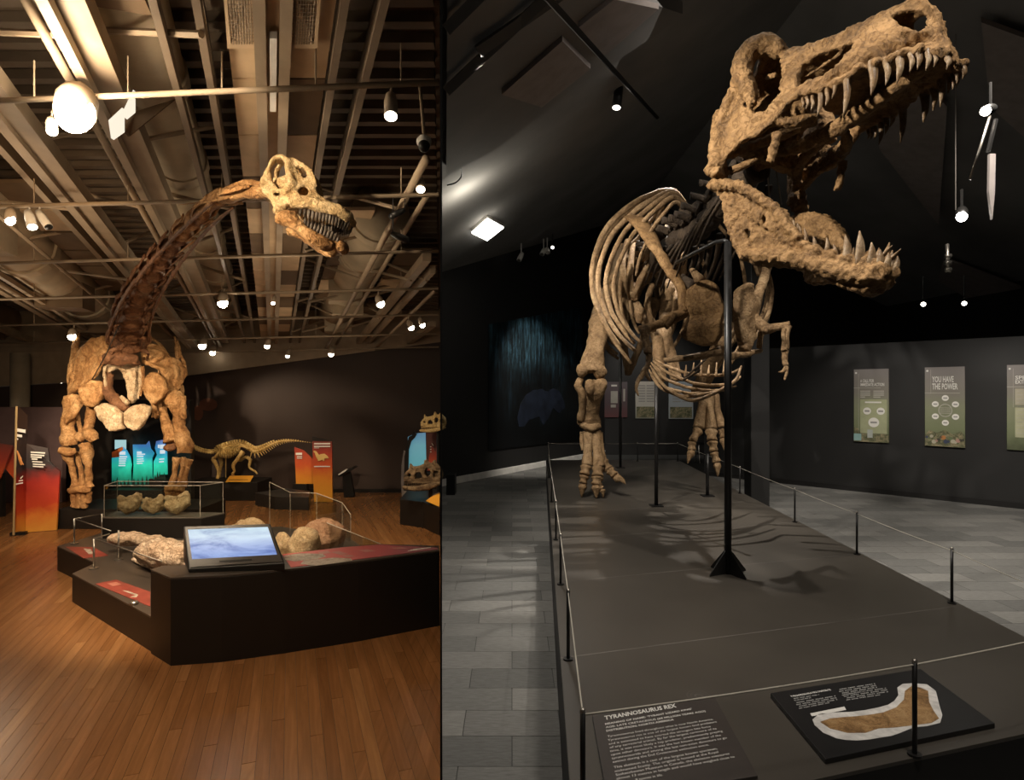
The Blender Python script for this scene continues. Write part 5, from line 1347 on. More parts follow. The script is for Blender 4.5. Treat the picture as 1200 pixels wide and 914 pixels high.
fossil('fossil_boulder', 'large red brown fossil boulder at the glass end of the deck', [([G(356, 630, .36), G(380, 627, .38), G(402, 631, .35)], [(.13, .11), (.17, .16), (.11, .12)])], 'fossil_r')
# glass screens at the back of the deck
tg = NT('clear_glass'); tr = tg.n('ShaderNodeBsdfTransparent'); tr.inputs[0].default_value = (.93, .95, .93, 1)
gl = tg.n('ShaderNodeBsdfGlossy'); gl.inputs['Roughness'].default_value = .02; lw = tg.n('ShaderNodeLayerWeight'); lw.inputs[0].default_value = .25
mx = tg.n('ShaderNodeMixShader'); mu = tg.n('ShaderNodeMath', operation='MULTIPLY'); mu.inputs[1].default_value = .5; tg.l(lw.outputs['Fresnel'], mu.inputs[0]); tg.l(mu.outputs[0], mx.inputs[0]); tg.l(tr.outputs[0], mx.inputs[1]); tg.l(gl.outputs[0], mx.inputs[2])
tg.l(mx.outputs[0], tg.t.nodes['Material Output'].inputs[0]); M['glass'] = tg.m
M['glass_edge'] = plain('glass_edge', (.42, .36, .29), .3)
gs = thing('glass_barrier', 'low folded clear glass barrier round the right end of the deck', 'glass', G(371, 624, Z1))
gp_ = [(316, 621.5, 565), (340, 623, 577), (371, 624.5, 578), (401, 631, 589), (411, 634, 603)]
tops = []
for x, yb, yt in gp_:
    b = G(x, yb, Z1); tops.append((b, V((b.x, b.y, HC - (yt - 457) / FPX * b.y))))
for (a, at), (b, bt) in zip(tops[:-1], tops[1:]):
    n2 = V((b.y - a.y, a.x - b.x, 0)).normalized() * .004
    m = MB(); m.prism([a, b, bt, at], n2); pn_ = obj('glass_pane', m, M['glass'], gs)
    m = MB(); m.tube([at, bt], .0035, 6, 1); m.tube([a, at], .003, 6, 1); obj('pane_edge', m, M['glass_edge'], pn_)
m = MB(); m.tube([tops[-1][0], tops[-1][1]], .003, 6, 1); obj('end_edge', m, M['glass_edge'], gs)
gb = thing('glass_barrier', 'sloping glass edge between the desk panel and the boulder', 'glass', G(430, 640, Z1))
a, b = G(446, 637.4, Z2 + .002), P(374, 609, 5.9); m = MB(); m.prism([V((a.x, a.y, a.z - .0)), b, V((b.x, b.y, Z1 + .001)), V((a.x, a.y + .08, Z1 + .001))], (.004, 0, 0)); obj('glass_pane', m, M['glass'], gb); m = MB(); m.tube([a, b], .0035, 6, 1); obj('pane_edge', m, M['glass_edge'], gb)

# glass case with three vertebrae
gc = thing('glass_case', 'black plinth with a low glass case holding three fossil vertebrae', 'case', (-3.7, 6.45, 0))
ZB = .455
q4 = [G(120, 606, ZB), G(236, 606, ZB), G(263.5, 600.5, ZB), G(136, 599, ZB)]
m = MB(); m.prism([V((p.x, p.y, 0)) for p in q4], (0, 0, ZB - .012)); obj('plinth_body', m, M['plinth'], gc, bevel=.004)
m = MB(); m.prism([V((p.x, p.y, ZB - .012)) for p in q4], (0, 0, .012)); obj('plinth_top', m, plain('grey_case_floor', (.13, .11, .09), .4), gc)
gi = [p.lerp(sum(q4, V()) / 4, .03) for p in q4]; up = V((0, 0, .32))
for i in range(4):
    a, b = gi[i], gi[(i + 1) % 4]; n2 = V((b.y - a.y, a.x - b.x, 0)).normalized() * -.004
    m = MB(); m.prism([a, b, b + up, a + up], n2); pn_ = obj('glass_pane', m, M['glass'], gc)
    m = MB(); m.tube([a, a + up], .003, 6, 1); m.tube([a + up, b + up], .004, 6, 1); obj('pane_edge', m, M['glass_edge'], pn_)
def vert_fossil(px, label, s, k):
    c = G(px, 603.2, ZB) + V((0, 0, .105 * s)); B = []
    r = random.Random(k)
    B.append((c + V((0, 0, -.015)) * s, (.105 * s, .085 * s, .075 * s)))
    for q in range(6):
        a = r.uniform(0, 6.28); B.append((c + V((math.cos(a) * .085, math.sin(a) * .05, r.uniform(-.02, .075))) * s, (r.uniform(.03, .055) * s, r.uniform(.03, .05) * s, r.uniform(.025, .05) * s)))
    B.append(([c + V((-.09, -.02, .06)) * s, c + V((0, -.03, .045)) * s, c + V((.10, -.01, .075)) * s], [.03 * s, .025 * s, .03 * s]))
    fossil('fossil_vertebra', label, B, 'fossil_y', .012, .045, .06, 'vertebrae in the glass case')
vert_fossil(151.5, 'left fossil vertebra of three in the glass case', 1.1, 1); vert_fossil(180, 'middle fossil vertebra of three in the glass case', .98, 2); vert_fossil(206.5, 'right fossil vertebra of three in the glass case', 1.12, 3)

# ================================================================== PANELS AND THE BACK OF THE LEFT HALL
M['flame'] = grad('flame_red_print', [(0, (.68, .30, .045)), (.14, (.62, .18, .03)), (.25, (.44, .045, .015)), (.47, (.30, .02, .013)), (.56, (.12, .018, .016)), (.63, (.028, .022, .024)), (1, (.055, .03, .022))], 'Z', 0, 1.3, .35)
M['flame2'] = grad('orange_print', [(0, (.75, .36, .04)), (.35, (.72, .26, .03)), (.55, (.60, .10, .03)), (.8, (.36, .05, .03)), (1, (.16, .045, .035))], 'Z', 0, 1.0, .4)
M['teal'] = grad('aurora_print', [(0, (.01, .03, .03)), (.16, (.01, .20, .13)), (.42, (.02, .46, .34)), (.62, (.03, .33, .46)), (.82, (.05, .20, .48)), (1, (.14, .12, .30))], 'Z', .34, 1.05, .3, None, .75)
fp = thing('folded_panel', 'tall folded red flame coloured panel standing at the left', 'panel', G(40, 624))
def pp(x, y, Y): return P(x, y, Y)
m = MB(); m.prism([pp(16, 628, 7.37), pp(30, 624, 7.52), pp(31, 487, 7.52), pp(20, 476, 7.37)], (0, .02, 0))
for v in m.v: v.z = max(v.z, .002)
obj('front_leaf', m, M['flame'], fp)
m = MB(); m.prism([pp(30, 624, 7.52), pp(66, 621, 7.66), pp(70, 552, 7.66), pp(58, 541, 7.64), pp(56, 525, 7.63), pp(31, 520, 7.52)], (0, .02, 0))
for v in m.v: v.z = max(v.z, .002)
obj('wide_leaf', m, M['flame'], fp)
m = MB(); m.tube([pp(16, 627, 7.36), pp(19.5, 476, 7.36)], .012, 6, 1); obj('pale_edge', m, plain('pale_board_edge', (.40, .27, .13), .5), fp)
m = MB(); m.box(G(22, 627, .0) + V((0, 0, .02)), (.16, .06, .04), .3); obj('foot', m, M['blackmetal'], fp)
M['lit_white'] = emis('backlit_white_print', (.85, .95, 1.0), .75)
def strips(parent, rows, Y, name='text_line', mat='print_white', dy=-.012):
    for (x0, y0, x1, y1, h) in rows:
        m = MB(); m.prism([P(x0, y0, Y + dy), P(x1, y1, Y + dy), P(x1, y1 + h, Y + dy), P(x0, y0 + h, Y + dy)], (0, -.002, 0)); obj(name, m, M[mat], parent)
strips(fp, [(18.6, 501.5, 30, 503.5, 4), (18.8, 508.5, 26, 509.5, 3), (19, 513.5, 21.5, 513.7, 1.6)], 7.38)
strips(fp, [(36, 529, 53, 530, 1.6), (36, 532, 52, 533, 1.6), (36, 534.5, 49, 535.3, 1.6), (37, 537, 44, 537.5, 1.5), (38, 540, 50, 541, 1.3), (38.5, 543, 53, 544, 1.3), (38.5, 545.7, 51, 546.5, 1.3)], 7.48)
strips(fp, [(24, 560, 27, 557, 1.6), (18.5, 566.5, 27, 565, 1.6), (22, 563, 27, 562, 1.2)], 7.38)
m = MB(); m.tube([pp(20, 528, 7.36), pp(23.5, 538, 7.36), pp(25, 545, 7.36)], [.008, .02, .012], 6, 2, .3); m.tube([pp(23.5, 538, 7.36), pp(28, 545, 7.36)], [.016, .004], 6, 1, .3); obj('printed_animal', m, plain('orange_printed_animal', (.55, .22, .06), .5), fp)
rp = thing('flame_board', 'pair of slanting orange red panels at the left edge', 'panel', G(0, 600) + V((-.2, 0, 0)))
m = MB(); m.prism([P(-30, 515, 8.4), P(15, 522, 8.4), P(0, 560, 8.4), P(-30, 600, 8.4)], (0, .02, 0)); obj('upper_leaf', m, M['flame2'], rp)
m = MB(); m.prism([P(15.5, 524, 8.5), P(17, 562, 8.5), P(6, 549, 8.5)], (0, .02, 0)); obj('lower_leaf', m, M['flame2'], rp)
m = MB(); m.box(P(-8, 0, 8.5) * 1 + V((0, 0, -P(-8, 0, 8.5).z + .3)), (.3, .06, .6)); obj('stand', m, M['plinth'], rp)

def light_panel(label, out, Y, texts, extra=None):
    b = P((out[0][0] + out[2][0]) / 2, 570, Y); b.z = 0
    t = thing('aurora_panel', label, 'panel', b, 'backlit aurora panels behind the legs')
    m = MB(); m.prism([P(x, y, Y) for x, y in out], (0, .025, 0)); obj('panel_board', m, M['teal'], t)
    bx = P((out[0][0] + out[2][0]) / 2, 0, Y).x; m = MB(); zlow = min(P(x, y, Y).z for x, y in out); m.box((bx, Y + .03, (zlow + .02) / 2), (.2, .05, zlow + .02)); obj('stand', m, M['plinth'], t)
    xs = [p[0] for p in out]; yb = max(p[1] for p in out); r = random.Random(int(xs[0])); m = MB()
    for q in range(5):
        x = lerp(min(xs) + 2, max(xs) - 3, q / 4); h = r.uniform(6, 13)
        m.prism([P(x - 2, yb, Y - .004), P(x + 2, yb, Y - .004), P(x, yb - h, Y - .004)], (0, -.003, 0))
    obj('printed_trees', m, plain('dark_tree_print', (.006, .02, .015), .5), t)
    strips(t, texts, Y, 'text_line', 'lit_white'); return t
tA = light_panel('left aurora panel with an orange patch and pale square on top', [(131, 570), (131, 531), (137, 527), (143, 523.5), (148, 528), (152, 536), (153.5, 545), (152.5, 552), (153.5, 570)], 9.1, [(140, 529, 147, 529, 4), (140, 534.5, 149, 534.5, 1.6), (139.5, 537, 148, 537, 1.4), (139.5, 539.5, 147.5, 539.5, 1.4), (139.5, 542, 147, 542, 1.4), (139, 544.8, 147, 544.8, 1.4)])
m = MB(); m.prism([P(x, y, 9.085) for x, y in ((131, 536.5), (131, 530), (137, 527), (143, 523.5), (144, 527), (139, 531), (139.5, 535.5))], (0, .012, 0)); obj('orange_patch', m, plain('orange_patch', (.70, .17, .04), .5), tA)
m = MB(); m.prism([P(x, y, 9.12) for x, y in ((134.5, 526.5), (134.5, 515.5), (147.5, 515.5), (147.5, 526.5), (143, 523.5))], (0, .01, 0)); obj('pale_square', m, emis('pale_backlit', (.45, .72, .75), .8), tA)
tB = light_panel('middle aurora panel with a pointed corner', [(155, 570), (156.5, 545), (155.5, 521), (171, 521), (174, 517), (176, 526), (180, 531), (177.5, 537), (178.5, 570)], 9.12, [(160.5, 529, 166, 529, 2.6), (160.5, 532, 170, 531.5, 1.5), (160.5, 534.3, 168, 534, 1.5), (160.5, 537.5, 168, 537, 1.3), (160.5, 540, 168.5, 539.6, 1.3), (160.5, 542.5, 167, 542.2, 1.3)])
tC = light_panel('right aurora panel with a wavy left side, nearest the right leg', [(180, 563), (180, 541), (184, 533), (181.5, 525), (183, 517), (192, 515), (195, 530), (195.5, 556), (188, 556)], 9.05, [(185, 521, 187, 521, 4), (187.5, 521, 193, 520.6, 5), (187.5, 527.5, 193.5, 527.2, 4.2), (186.5, 537.5, 192.5, 537, 1.4), (186.5, 540.5, 192, 540, 1.6)])
m = MB(); a = P(128, 567, 8.9); b = P(196, 567, 8.9); m.box(((a.x + b.x) / 2, 8.9, .16), (b.x - a.x, .25, .32)); tag(obj('panel_bench', m, M['plinth'], bevel=.004), 'low dark bench in front of the aurora panels', 'plinth')

# stand under the forefeet
m = MB(); x0, x1 = P(66, 0, 7.72).x, P(232, 0, 7.72).x; m.box(((x0 + x1) / 2, 8.1, .125), (x1 - x0, .74, .25)); tag(obj('foot_plinth', m, M['plinth'], bevel=.005), 'long low black plinth under the long-necked skeleton', 'plinth')
ZF = .25
# plinth of the small skeleton, and another dark plinth in front
x0, x1 = P(219, 0, 9.75).x, P(303, 0, 9.75).x
m = MB(); m.box(((x0 + x1) / 2, 10.0, .145), (x1 - x0, .6, .29)); tag(obj('skeleton_plinth', m, M['plinth'], bevel=.005), 'low black plinth under the small yellow skeleton', 'plinth')
ZS = .29
m = MB(); m.prism([G(x, y) for x, y in ((299, 592), (322, 597), (362, 598), (364, 590), (335, 586))], (0, 0, .19)); tag(obj('low_plinth', m, plain('dark_grey_plinth', (.03, .026, .024), .5), bevel=.005), 'low dark grey plinth in front of the red placards', 'plinth')
gpan = thing('tilted_graphic', 'small tilted orange graphic at the small skeleton\u2019s feet', 'sign', P(280, 560, 9.68) * 1)
gpan.location.z = ZS
m = MB(); m.prism([P(264, 560, 9.68), P(293, 560, 9.68), P(297, 553, 9.85), P(269, 553, 9.85)], (0, .01, .005))
zmin = min(v.z for v in m.v)
for v in m.v: v.z += ZS + .01 - zmin
obj('graphic_board', m, M['flame2'], gpan)
m = MB(); m.box((P(280, 0, 9.76).x, 9.76, ZS + .02), (.3, .05, .04)); obj('foot', m, M['plinth'], gpan)

def placard(label, out, Y, mat):
    b = P((out[0][0] + out[2][0]) / 2, 0, Y); b.z = 0
    t = thing('red_placard', label, 'placard', b, 'red placards by the small skeleton')
    m = MB(); pts = [P(x, y, Y) for x, y in out]; m.prism(pts, (0, .03, 0)); obj('placard_board', m, mat, t)
    zl = min(p.z for p in pts)
    if zl > .03: m = MB(); m.box((b.x, Y + .02, zl / 2), (.22, .06, zl)); obj('stand', m, M['plinth'], t)
    return t
pl1 = placard('short red placard with pointed top behind the tail tip', [(347, 567), (345, 524), (356, 528), (367, 538), (369, 567)], 9.85, M['flame2'])
strips(pl1, [(346.5, 530.5, 354, 530.5, 2.6), (348, 534.5, 354, 534.5, 1), (348, 536.5, 354, 536.5, 1)], 9.85)
pl2 = placard('tall orange placard printed with a yellow long-necked animal', [(368, 588), (366, 517), (389, 517.5), (389.5, 588.5)], 9.55, M['flame2'])
strips(pl2, [(368, 519, 387, 519, 1.8), (368, 522.3, 387, 522.3, 1.5), (368, 524.5, 374, 524.5, .8), (368, 546, 387, 546, 1.2)], 9.55)
m = MB()
for pts, r in (([(367.5, 529), (370, 530), (372, 534), (375, 536), (380, 534.5), (385, 537)], [.012, .018, .028, .05, .04, .006]), ([(374, 536), (373.5, 540)], [.022, .014]), ([(378, 536), (379.5, 540)], [.022, .014])):
    m.tube([P(x, y, 9.537) for x, y in pts], [(a, a) if i < 0 else (a * 1.0, .004) for i, a in enumerate(r)], 8, 2, 1, V((0, 1, 0)))
obj('printed_animal', m, plain('yellow_printed_animal', (.72, .48, .16), .5), pl2)
m = MB(); m.prism([P(366, 517, 9.6), P(389, 517, 9.6), P(366, 511, 9.6)], (0, .02, 0)); obj('dark_crest', m, M['plinth'], pl2)
# leaning reader stand
rs = thing('reader_stand', 'slim black leaning reader stand by the far wall', 'stand', G(407, 583))
m = MB(); m.prism([P(403, 583, 10.0), P(415, 581, 10.0), P(410, 553, 10.0), P(401, 555, 10.0)], (0, .08, 0))
for v in m.v: v.z = max(v.z, 0)
obj('post', m, M['blackmetal'], rs)
m = MB(); m.prism([P(395, 557, 9.95), P(398, 559, 9.95), P(415, 549, 9.95), P(412, 547.5, 9.95)], (0, .25, 0)); obj('reader_top', m, M['blackmetal'], rs)
m = MB(); m.prism([P(396, 556.3, 9.94), P(397.5, 556.8, 9.94), P(406, 551.5, 9.94), (P(404, 551, 9.94))], (0, .1, .01)); obj('reader_print', m, M['print_white'], rs)

# corner cluster at the right end of the left hall
cp = thing('corner_plinth', 'black stepped plinth in the right corner beside the dividing wall', 'plinth', G(495, 620))
m = MB(); m.prism([G(468.6, 614.6), G(496, 618.8), G(515.2, 628), G(515.2, 600), G(480, 598)], (0, 0, .33)); obj('plinth_body', m, M['plinth'], cp, bevel=.005)
og = thing('tilted_graphic', 'tilted orange red graphic on the corner plinth at the dividing wall', 'sign', P(508, 588, 7.7)); og.location.z = .33
m = MB(); m.prism([P(499, 583, 7.6), P(515, 590, 7.45), P(515, 573, 7.75), P(509, 575, 7.8)], (0, .012, 0))
zmin = min(v.z for v in m.v)
for v in m.v: v.z += .332 - zmin
obj('graphic_board', m, M['flame2'], og)
wb = thing('white_board', 'narrow pale curved board standing left of the blue panel', 'board', G(474, 584))
m = MB(); m.prism([P(x, y, 9.8) for x, y in ((471, 585.5), (470, 565), (470.5, 545), (473, 528), (476.5, 530), (477.5, 585.5))], (0, .03, 0))
for v in m.v: v.z = max(v.z, .0)
obj('board', m, plain('pale_board', (.35, .30, .27), .5), wb)
bp = thing('blue_panel', 'pale blue backlit panel in the right corner behind the dark skull', 'panel', G(488, 590))
m = MB(); m.prism([P(x, y, 9.3) for x, y in ((478, 549), (478, 512), (487, 508), (498.5, 507), (499.5, 549))], (0, .03, 0)); obj('panel_board', m, grad('pale_blue_backlit', [(0, (.12, .42, .50)), (.6, (.18, .48, .60)), (1, (.16, .30, .55))], 'Z', .5, 1.2, .3, None, .42), bp)
m = MB(); m.prism([P(x, y, 9.25) for x, y in ((473, 575), (474, 535), (477, 520), (479, 512), (483, 510), (485, 505), (488, 509), (491, 504.5), (486, 513), (482, 517), (479, 527), (478, 575))], (0, .03, 0)); obj('dark_fern_cutout', m, M['plinth'], bp)
m = MB(); m.box((P(489, 0, 9.35).x, 9.36, .28), (.28, .06, .56)); obj('stand', m, M['plinth'], bp)
rp2 = thing('flame_board', 'dark red panel with an orange flame beside the dividing wall', 'panel', G(508, 598))
m = MB(); m.prism([P(x, y, 9.0) for x, y in ((500, 552), (499.5, 507), (514.5, 507), (514.5, 552))], (0, .03, 0)); obj('panel_board', m, plain('dark_maroon_print', (.10, .025, .02), .5), rp2)
m = MB(); m.prism([P(x, y, 8.985) for x, y in ((502, 551), (502.5, 536), (506, 520), (510, 530), (514, 512), (514, 551))], (0, .012, 0)); obj('flame_print', m, M['flame2'], rp2)
strips(rp2, [(504, 523, 505.5, 523, 1), (504, 526, 505.5, 526, 1), (504, 529, 505.5, 529, 1), (506, 519, 508, 522, 1)], 8.98)
m = MB(); m.box((P(507, 0, 9.0).x, 9.02, .27), (.18, .05, .54)); obj('stand', m, M['plinth'], rp2)
def small_skull(name, label, c, s, mat, dark, base_z):
    """horned skull facing left: two pierced side walls, a roof, jaw and teeth"""
    t = thing(name, label, 'skull', (c.x, c.y, base_z))
    S = lambda x, y, z: c + V((x, y, z)) * s
    prof = [(-.52, -.10), (-.53, .06), (-.46, .18), (-.38, .24), (-.36, .42), (-.29, .30), (-.1, .33), (.02, .38), (.06, .54), (.14, .41), (.24, .40), (.30, .52), (.36, .38), (.5, .26), (.54, .08), (.5, -.1), (.36, -.14), (.1, -.13), (-.2, -.14)]
    holes = [[(-.43, .06), (-.38, .14), (-.31, .12), (-.34, .03)], [(-.22, -.02), (-.2, .14), (-.06, .18), (0, .02)], [(.06, .12), (.09, .27), (.19, .28), (.22, .14), (.14, .04)], [(.30, .0), (.30, .22), (.43, .20), (.42, .02)]]
    m = MB()
    for k, wd in ((-1, .17), (1, .17)):
        f = lambda x, z: S(x, k * wd * (.45 + .55 * min(1, (x + .55) / .5)), z)
        m.prism([f(*p) for p in prof], V((0, -k * .06 * s, 0)), [[f(*p) for p in h] for h in holes])
    for (x0, z0), (x1, z1) in zip(prof[1:13], prof[2:14]):
        w0, w1 = [.17 * (.45 + .55 * min(1, (x + .55) / .5)) for x in (x0, x1)]
        z0, z1 = min(z0, .36), min(z1, .36)
        m.prism([S(x0, -w0, z0), S(x1, -w1, z1), S(x1, w1, z1), S(x0, w0, z0)], V((0, 0, -.07 * s)))
    m.ell(S(.34, 0, .12), (.16 * s, .12 * s, .13 * s))
    remesh(obj('cranium', m, M[mat], t, True), .011, 2, .015, .04)
    m = MB()
    for k in (-1, 1): m.tube([S(-.50, k * .07, -.26), S(-.2, k * .14, -.27), S(.15, k * .17, -.22), S(.48, k * .17, -.12)], [(.03 * s, .05 * s), (.035 * s, .07 * s), (.035 * s, .09 * s), (.03 * s, .05 * s)], 10, 3, 1, V((0, 0, 1)))
    m.tube([S(-.50, -.07, -.26), S(-.53, 0, -.26), S(-.50, .07, -.26)], [.05 * s] * 3, 8, 2)
    obj('lower_jaw', m, M[mat], t, True)
    m = MB()
    for q in range(11):
        for k in (-1, 1):
            x = -.48 + q * .06; w = .17 * (.45 + .55 * min(1, (x + .55) / .5)); m.tube([S(x, k * w, -.11), S(x, k * w, -.20)], [.020 * s, .004 * s], 5, 1)
    obj('tooth_row', m, M[mat], t)['kind'] = 'stuff'
    m = MB(); m.tube([V((c.x + .2 * s, c.y, base_z)), S(.2, 0, .05)], .025, 8, 1); obj('mount', m, M['blackmetal'], t)
    return t
M['skull_y'] = bone('yellow_skull_cast', (.38, .24, .09), (.62, .43, .18), (.72, .55, .28), 6, .4)
M['skull_d'] = bone('mottled_dark_skull', (.03, .025, .018), (.17, .11, .06), (.38, .27, .15), 9, .4)
small_skull('horned_skull', 'yellow horned skull high above the red corner panel', P(508, 497, 8.6), .34, 'skull_y', 0, .333)
small_skull('horned_skull', 'mottled dark horned skull on the corner plinth', P(496, 560, 7.75), .46, 'skull_d', 0, .333)
# ================================================================== LONG-NECKED SKELETON
M['boneS'] = bone('orange_brown_bone', (.20, .082, .028), (.44, .225, .085), (.66, .40, .185), 3.5, .55, .6)
M['boneSp'] = bone('pale_cream_bone', (.45, .28, .15), (.70, .50, .30), (.82, .66, .45), 5, .6, .6)
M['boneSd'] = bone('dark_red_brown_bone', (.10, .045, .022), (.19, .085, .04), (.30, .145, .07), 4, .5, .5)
M['boneSk'] = bone('creamy_skull_bone', (.42, .24, .09), (.72, .50, .25), (.84, .66, .40), 7, .5, .6)
saur = thing('long_necked_skeleton', 'tall long-necked skeleton with raised pale skull looking right over the hall', 'skeleton', (-4.8, 7.9, ZF))
N2 = lambda u, v, Y: P(60 + .15 * u, 380 + .15 * v, Y)
N3 = lambda u, v, Y: P(60 + .15 * u, 480 + .15 * v, Y)
def sbone(name, pts, rad, mat='boneS', n=14, flat=1.0, up=None, rough=.014, k=7):
    m = MB(); m.tube(pts, rad, n, k, flat, up); m.rough(rough, 7, pts[0].x * 5); m.rough(rough * .7, 20, pts[0].y); m.xf(lambda p: V((p.x, p.y, max(p.z, ZF + .003)))); return obj(name, m, M[mat], saur, True)
def splate(name, pts, th, mat='boneS', holes=(), vox=.018, disp=.055, sc=.11, bulge=None):
    m = MB(); c = sum(pts, V()) / len(pts); nrm = V((0, 0, 0))
    for i in range(len(pts)): nrm += (pts[i] - c).cross(pts[(i + 1) % len(pts)] - c)
    nrm.normalize(); m.prism([p - nrm * th / 2 for p in pts], nrm * th, [[p - nrm * th / 2 for p in h] for h in holes])
    if bulge:
        for b, r in bulge: m.ell(b, r, None, 12, 8)
    return remesh(obj(name, m, M[mat], saur, True), vox, 5, disp, sc)
def yl(a, b): return lambda u: lerp(a, b, u)
# shoulder blades
splate('shoulder_blade', [N2(u, v, Y) for u, v, Y in ((172, 190, 7.9), (203, 58, 8.0), (212, 60, 8.0), (206, 235, 7.85), (245, 185, 7.8), (330, 112, 7.7), (425, 88, 7.6), (450, 200, 7.5), (400, 310, 7.5), (330, 425, 7.5), (235, 500, 7.55), (140, 560, 7.7), (138, 430, 7.8), (150, 300, 7.85))], .07,
       bulge=[(N2(330, 200, 7.65), (.16, .05, .12))])
splate('coracoid', [N2(u, v, 7.45) for u, v in ((225, 500), (270, 468), (330, 430), (400, 450), (418, 540), (395, 590), (345, 645), (290, 640), (240, 595))], .09)
splate('shoulder_blade', [N2(u, v, Y) for u, v, Y in ((690, 150, 7.6), (760, 150, 7.65), (850, 170, 7.7), (930, 260, 7.8), (1000, 285, 7.9), (1045, 345, 7.95), (1060, 400, 7.95), (1010, 480, 7.85), (990, 545, 7.75), (920, 520, 7.65), (885, 430, 7.6), (860, 360, 7.55), (790, 330, 7.5), (720, 300, 7.5))], .07,
       bulge=[(N2(800, 240, 7.6), (.12, .05, .1)), (N2(950, 400, 7.75), (.09, .06, .16))])
splate('coracoid', [N2(u, v, 7.45) for u, v in ((725, 430), (790, 372), (850, 385), (885, 450), (905, 510), (865, 585), (800, 625), (745, 580), (720, 500))], .09)
for pts, r in (([(700, 98), (770, 105), (850, 160), (925, 255)], .022), ([(690, 120), (760, 135), (830, 195), (890, 270)], .02), ([(690, 165), (745, 175), (800, 235)], .022)):
    sbone('front_rib', [N2(u, v, 7.9) for u, v in pts], [r] * len(pts), 'boneS', 8, .7)
for pts in ([(966, 95), (985, 240), (1010, 410), (1025, 555)], [(1000, 205), (1040, 320), (1052, 400)], [(985, 130), (1005, 260)]):
    sbone('side_rib', [N2(u, v, 8.0) for u, v in pts], [.012] + [.024] * (len(pts) - 1), 'boneS', 8, .7)
sbone('side_rib', [N2(208, 62, 8.0), N2(190, 150, 8.0), N2(172, 300, 7.98)], [.012, .03, .03], 'boneS', 8, .7)
# opening of the chest
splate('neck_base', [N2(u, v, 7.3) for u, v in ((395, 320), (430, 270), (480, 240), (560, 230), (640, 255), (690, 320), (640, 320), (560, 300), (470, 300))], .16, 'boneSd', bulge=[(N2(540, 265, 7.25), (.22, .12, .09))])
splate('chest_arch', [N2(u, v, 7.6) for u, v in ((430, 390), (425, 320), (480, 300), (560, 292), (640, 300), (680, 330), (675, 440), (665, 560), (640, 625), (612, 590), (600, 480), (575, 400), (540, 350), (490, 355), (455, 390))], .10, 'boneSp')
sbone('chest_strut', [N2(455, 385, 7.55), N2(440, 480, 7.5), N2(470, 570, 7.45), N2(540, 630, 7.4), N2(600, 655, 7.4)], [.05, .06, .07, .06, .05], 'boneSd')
sbone('chest_rib', [N2(415, 330, 7.5), N2(422, 430, 7.45), N2(433, 535, 7.45)], [.02, .018, .012], 'boneSp')
sbone('chest_rib', [N2(690, 320, 7.5), N2(695, 440, 7.45), N2(685, 580, 7.45)], [.02, .022, .012], 'boneSp')
sbone('chest_rib', [N2(712, 330, 7.5), N2(715, 440, 7.48), N2(705, 560, 7.45)], [.02, .022, .012], 'boneS')
sbone('collar_rod', [N2(545, 570, 7.4), N2(600, 615, 7.35)], [.025, .03], 'boneSp')
splate('breast_plate', [N2(u, v, 7.35) for u, v in ((342, 665), (370, 632), (430, 615), (500, 642), (560, 692), (562, 740), (552, 792), (575, 812), (520, 832), (462, 835), (430, 785), (390, 722))], .09, 'boneSp', (), .018, .04, .09, [(N2(450, 710, 7.33), (.15, .06, .10))])
splate('breast_plate', [N2(u, v, 7.35) for u, v in ((572, 692), (640, 642), (720, 618), (785, 650), (772, 690), (722, 782), (670, 830), (610, 812), (580, 785), (578, 740))], .09, 'boneSp', (), .018, .04, .09, [(N2(670, 715, 7.33), (.14, .06, .10))])
sbone('hanging_rib', [N2(805, 590, 7.6), N2(808, 660, 7.6), N2(803, 730, 7.6)], [.03, .035, .03])
# left foreleg
sbone('upper_arm', [N2(185, 560, 7.6), N2(170, 600, 7.58), N2(140, 690, 7.6), N2(128, 800, 7.6), N2(138, 890, 7.58), N2(140, 938, 7.58)], [(.08, .07), (.118, .09), (.072, .07), (.064, .06), (.112, .08), (.105, .07)], 'boneS', 14, 1, None, .02)
sbone('arm_crest', [N2(215, 590, 7.52), N2(175, 690, 7.5), N2(120, 760, 7.52)], [.05, .05, .03], 'boneS')
sbone('arm_rib', [N2(310, 620, 7.7), N2(305, 730, 7.66), N2(275, 830, 7.6), N2(215, 890, 7.58)], [.06, .055, .05, .06], 'boneS')
sbone('arm_rib', [N2(195, 680, 7.7), N2(215, 780, 7.66), N2(235, 860, 7.6)], [.025, .025, .03], 'boneS')
sbone('elbow_knob', [N2(275, 840, 7.55), N2(310, 865, 7.5), N2(335, 905, 7.5)], [.06, .075, .05], 'boneS')
sbone('forearm', [N3(105, 300, 7.6), N3(125, 345, 7.6), N3(160, 450, 7.62), N3(180, 560, 7.66), N3(188, 605, 7.66)], [.06, .062, .034, .034, .052])
sbone('forearm', [N3(265, 262, 7.6), N3(275, 310, 7.6), N3(292, 450, 7.62), N3(295, 560, 7.66), N3(298, 605, 7.66)], [.08, .078, .040, .040, .055])
sbone('forearm', [N3(205, 330, 7.68), N3(225, 460, 7.68), N3(240, 590, 7.7)], [.035, .03, .035])
sbone('elbow_rim', [N3(78, 312, 7.55), N3(130, 335, 7.52), N3(195, 318, 7.55)], [.04, .045, .035], 'boneS')
sbone('wrist_rim', [N3(150, 635, 7.66), N3(230, 622, 7.62), N3(315, 625, 7.66)], [.04, .045, .035])
for a, b, r in (((170, 640), (182, 758), .042), ((212, 638), (225, 762), .045), ((258, 636), (258, 760), .042), ((293, 640), (296, 722), .035)):
    sbone('hand_column', [N3(*a, 7.68), N3((a[0] + b[0]) / 2, (a[1] + b[1]) / 2, 7.7), N3(*b, 7.72)], [r, r * .75, r])
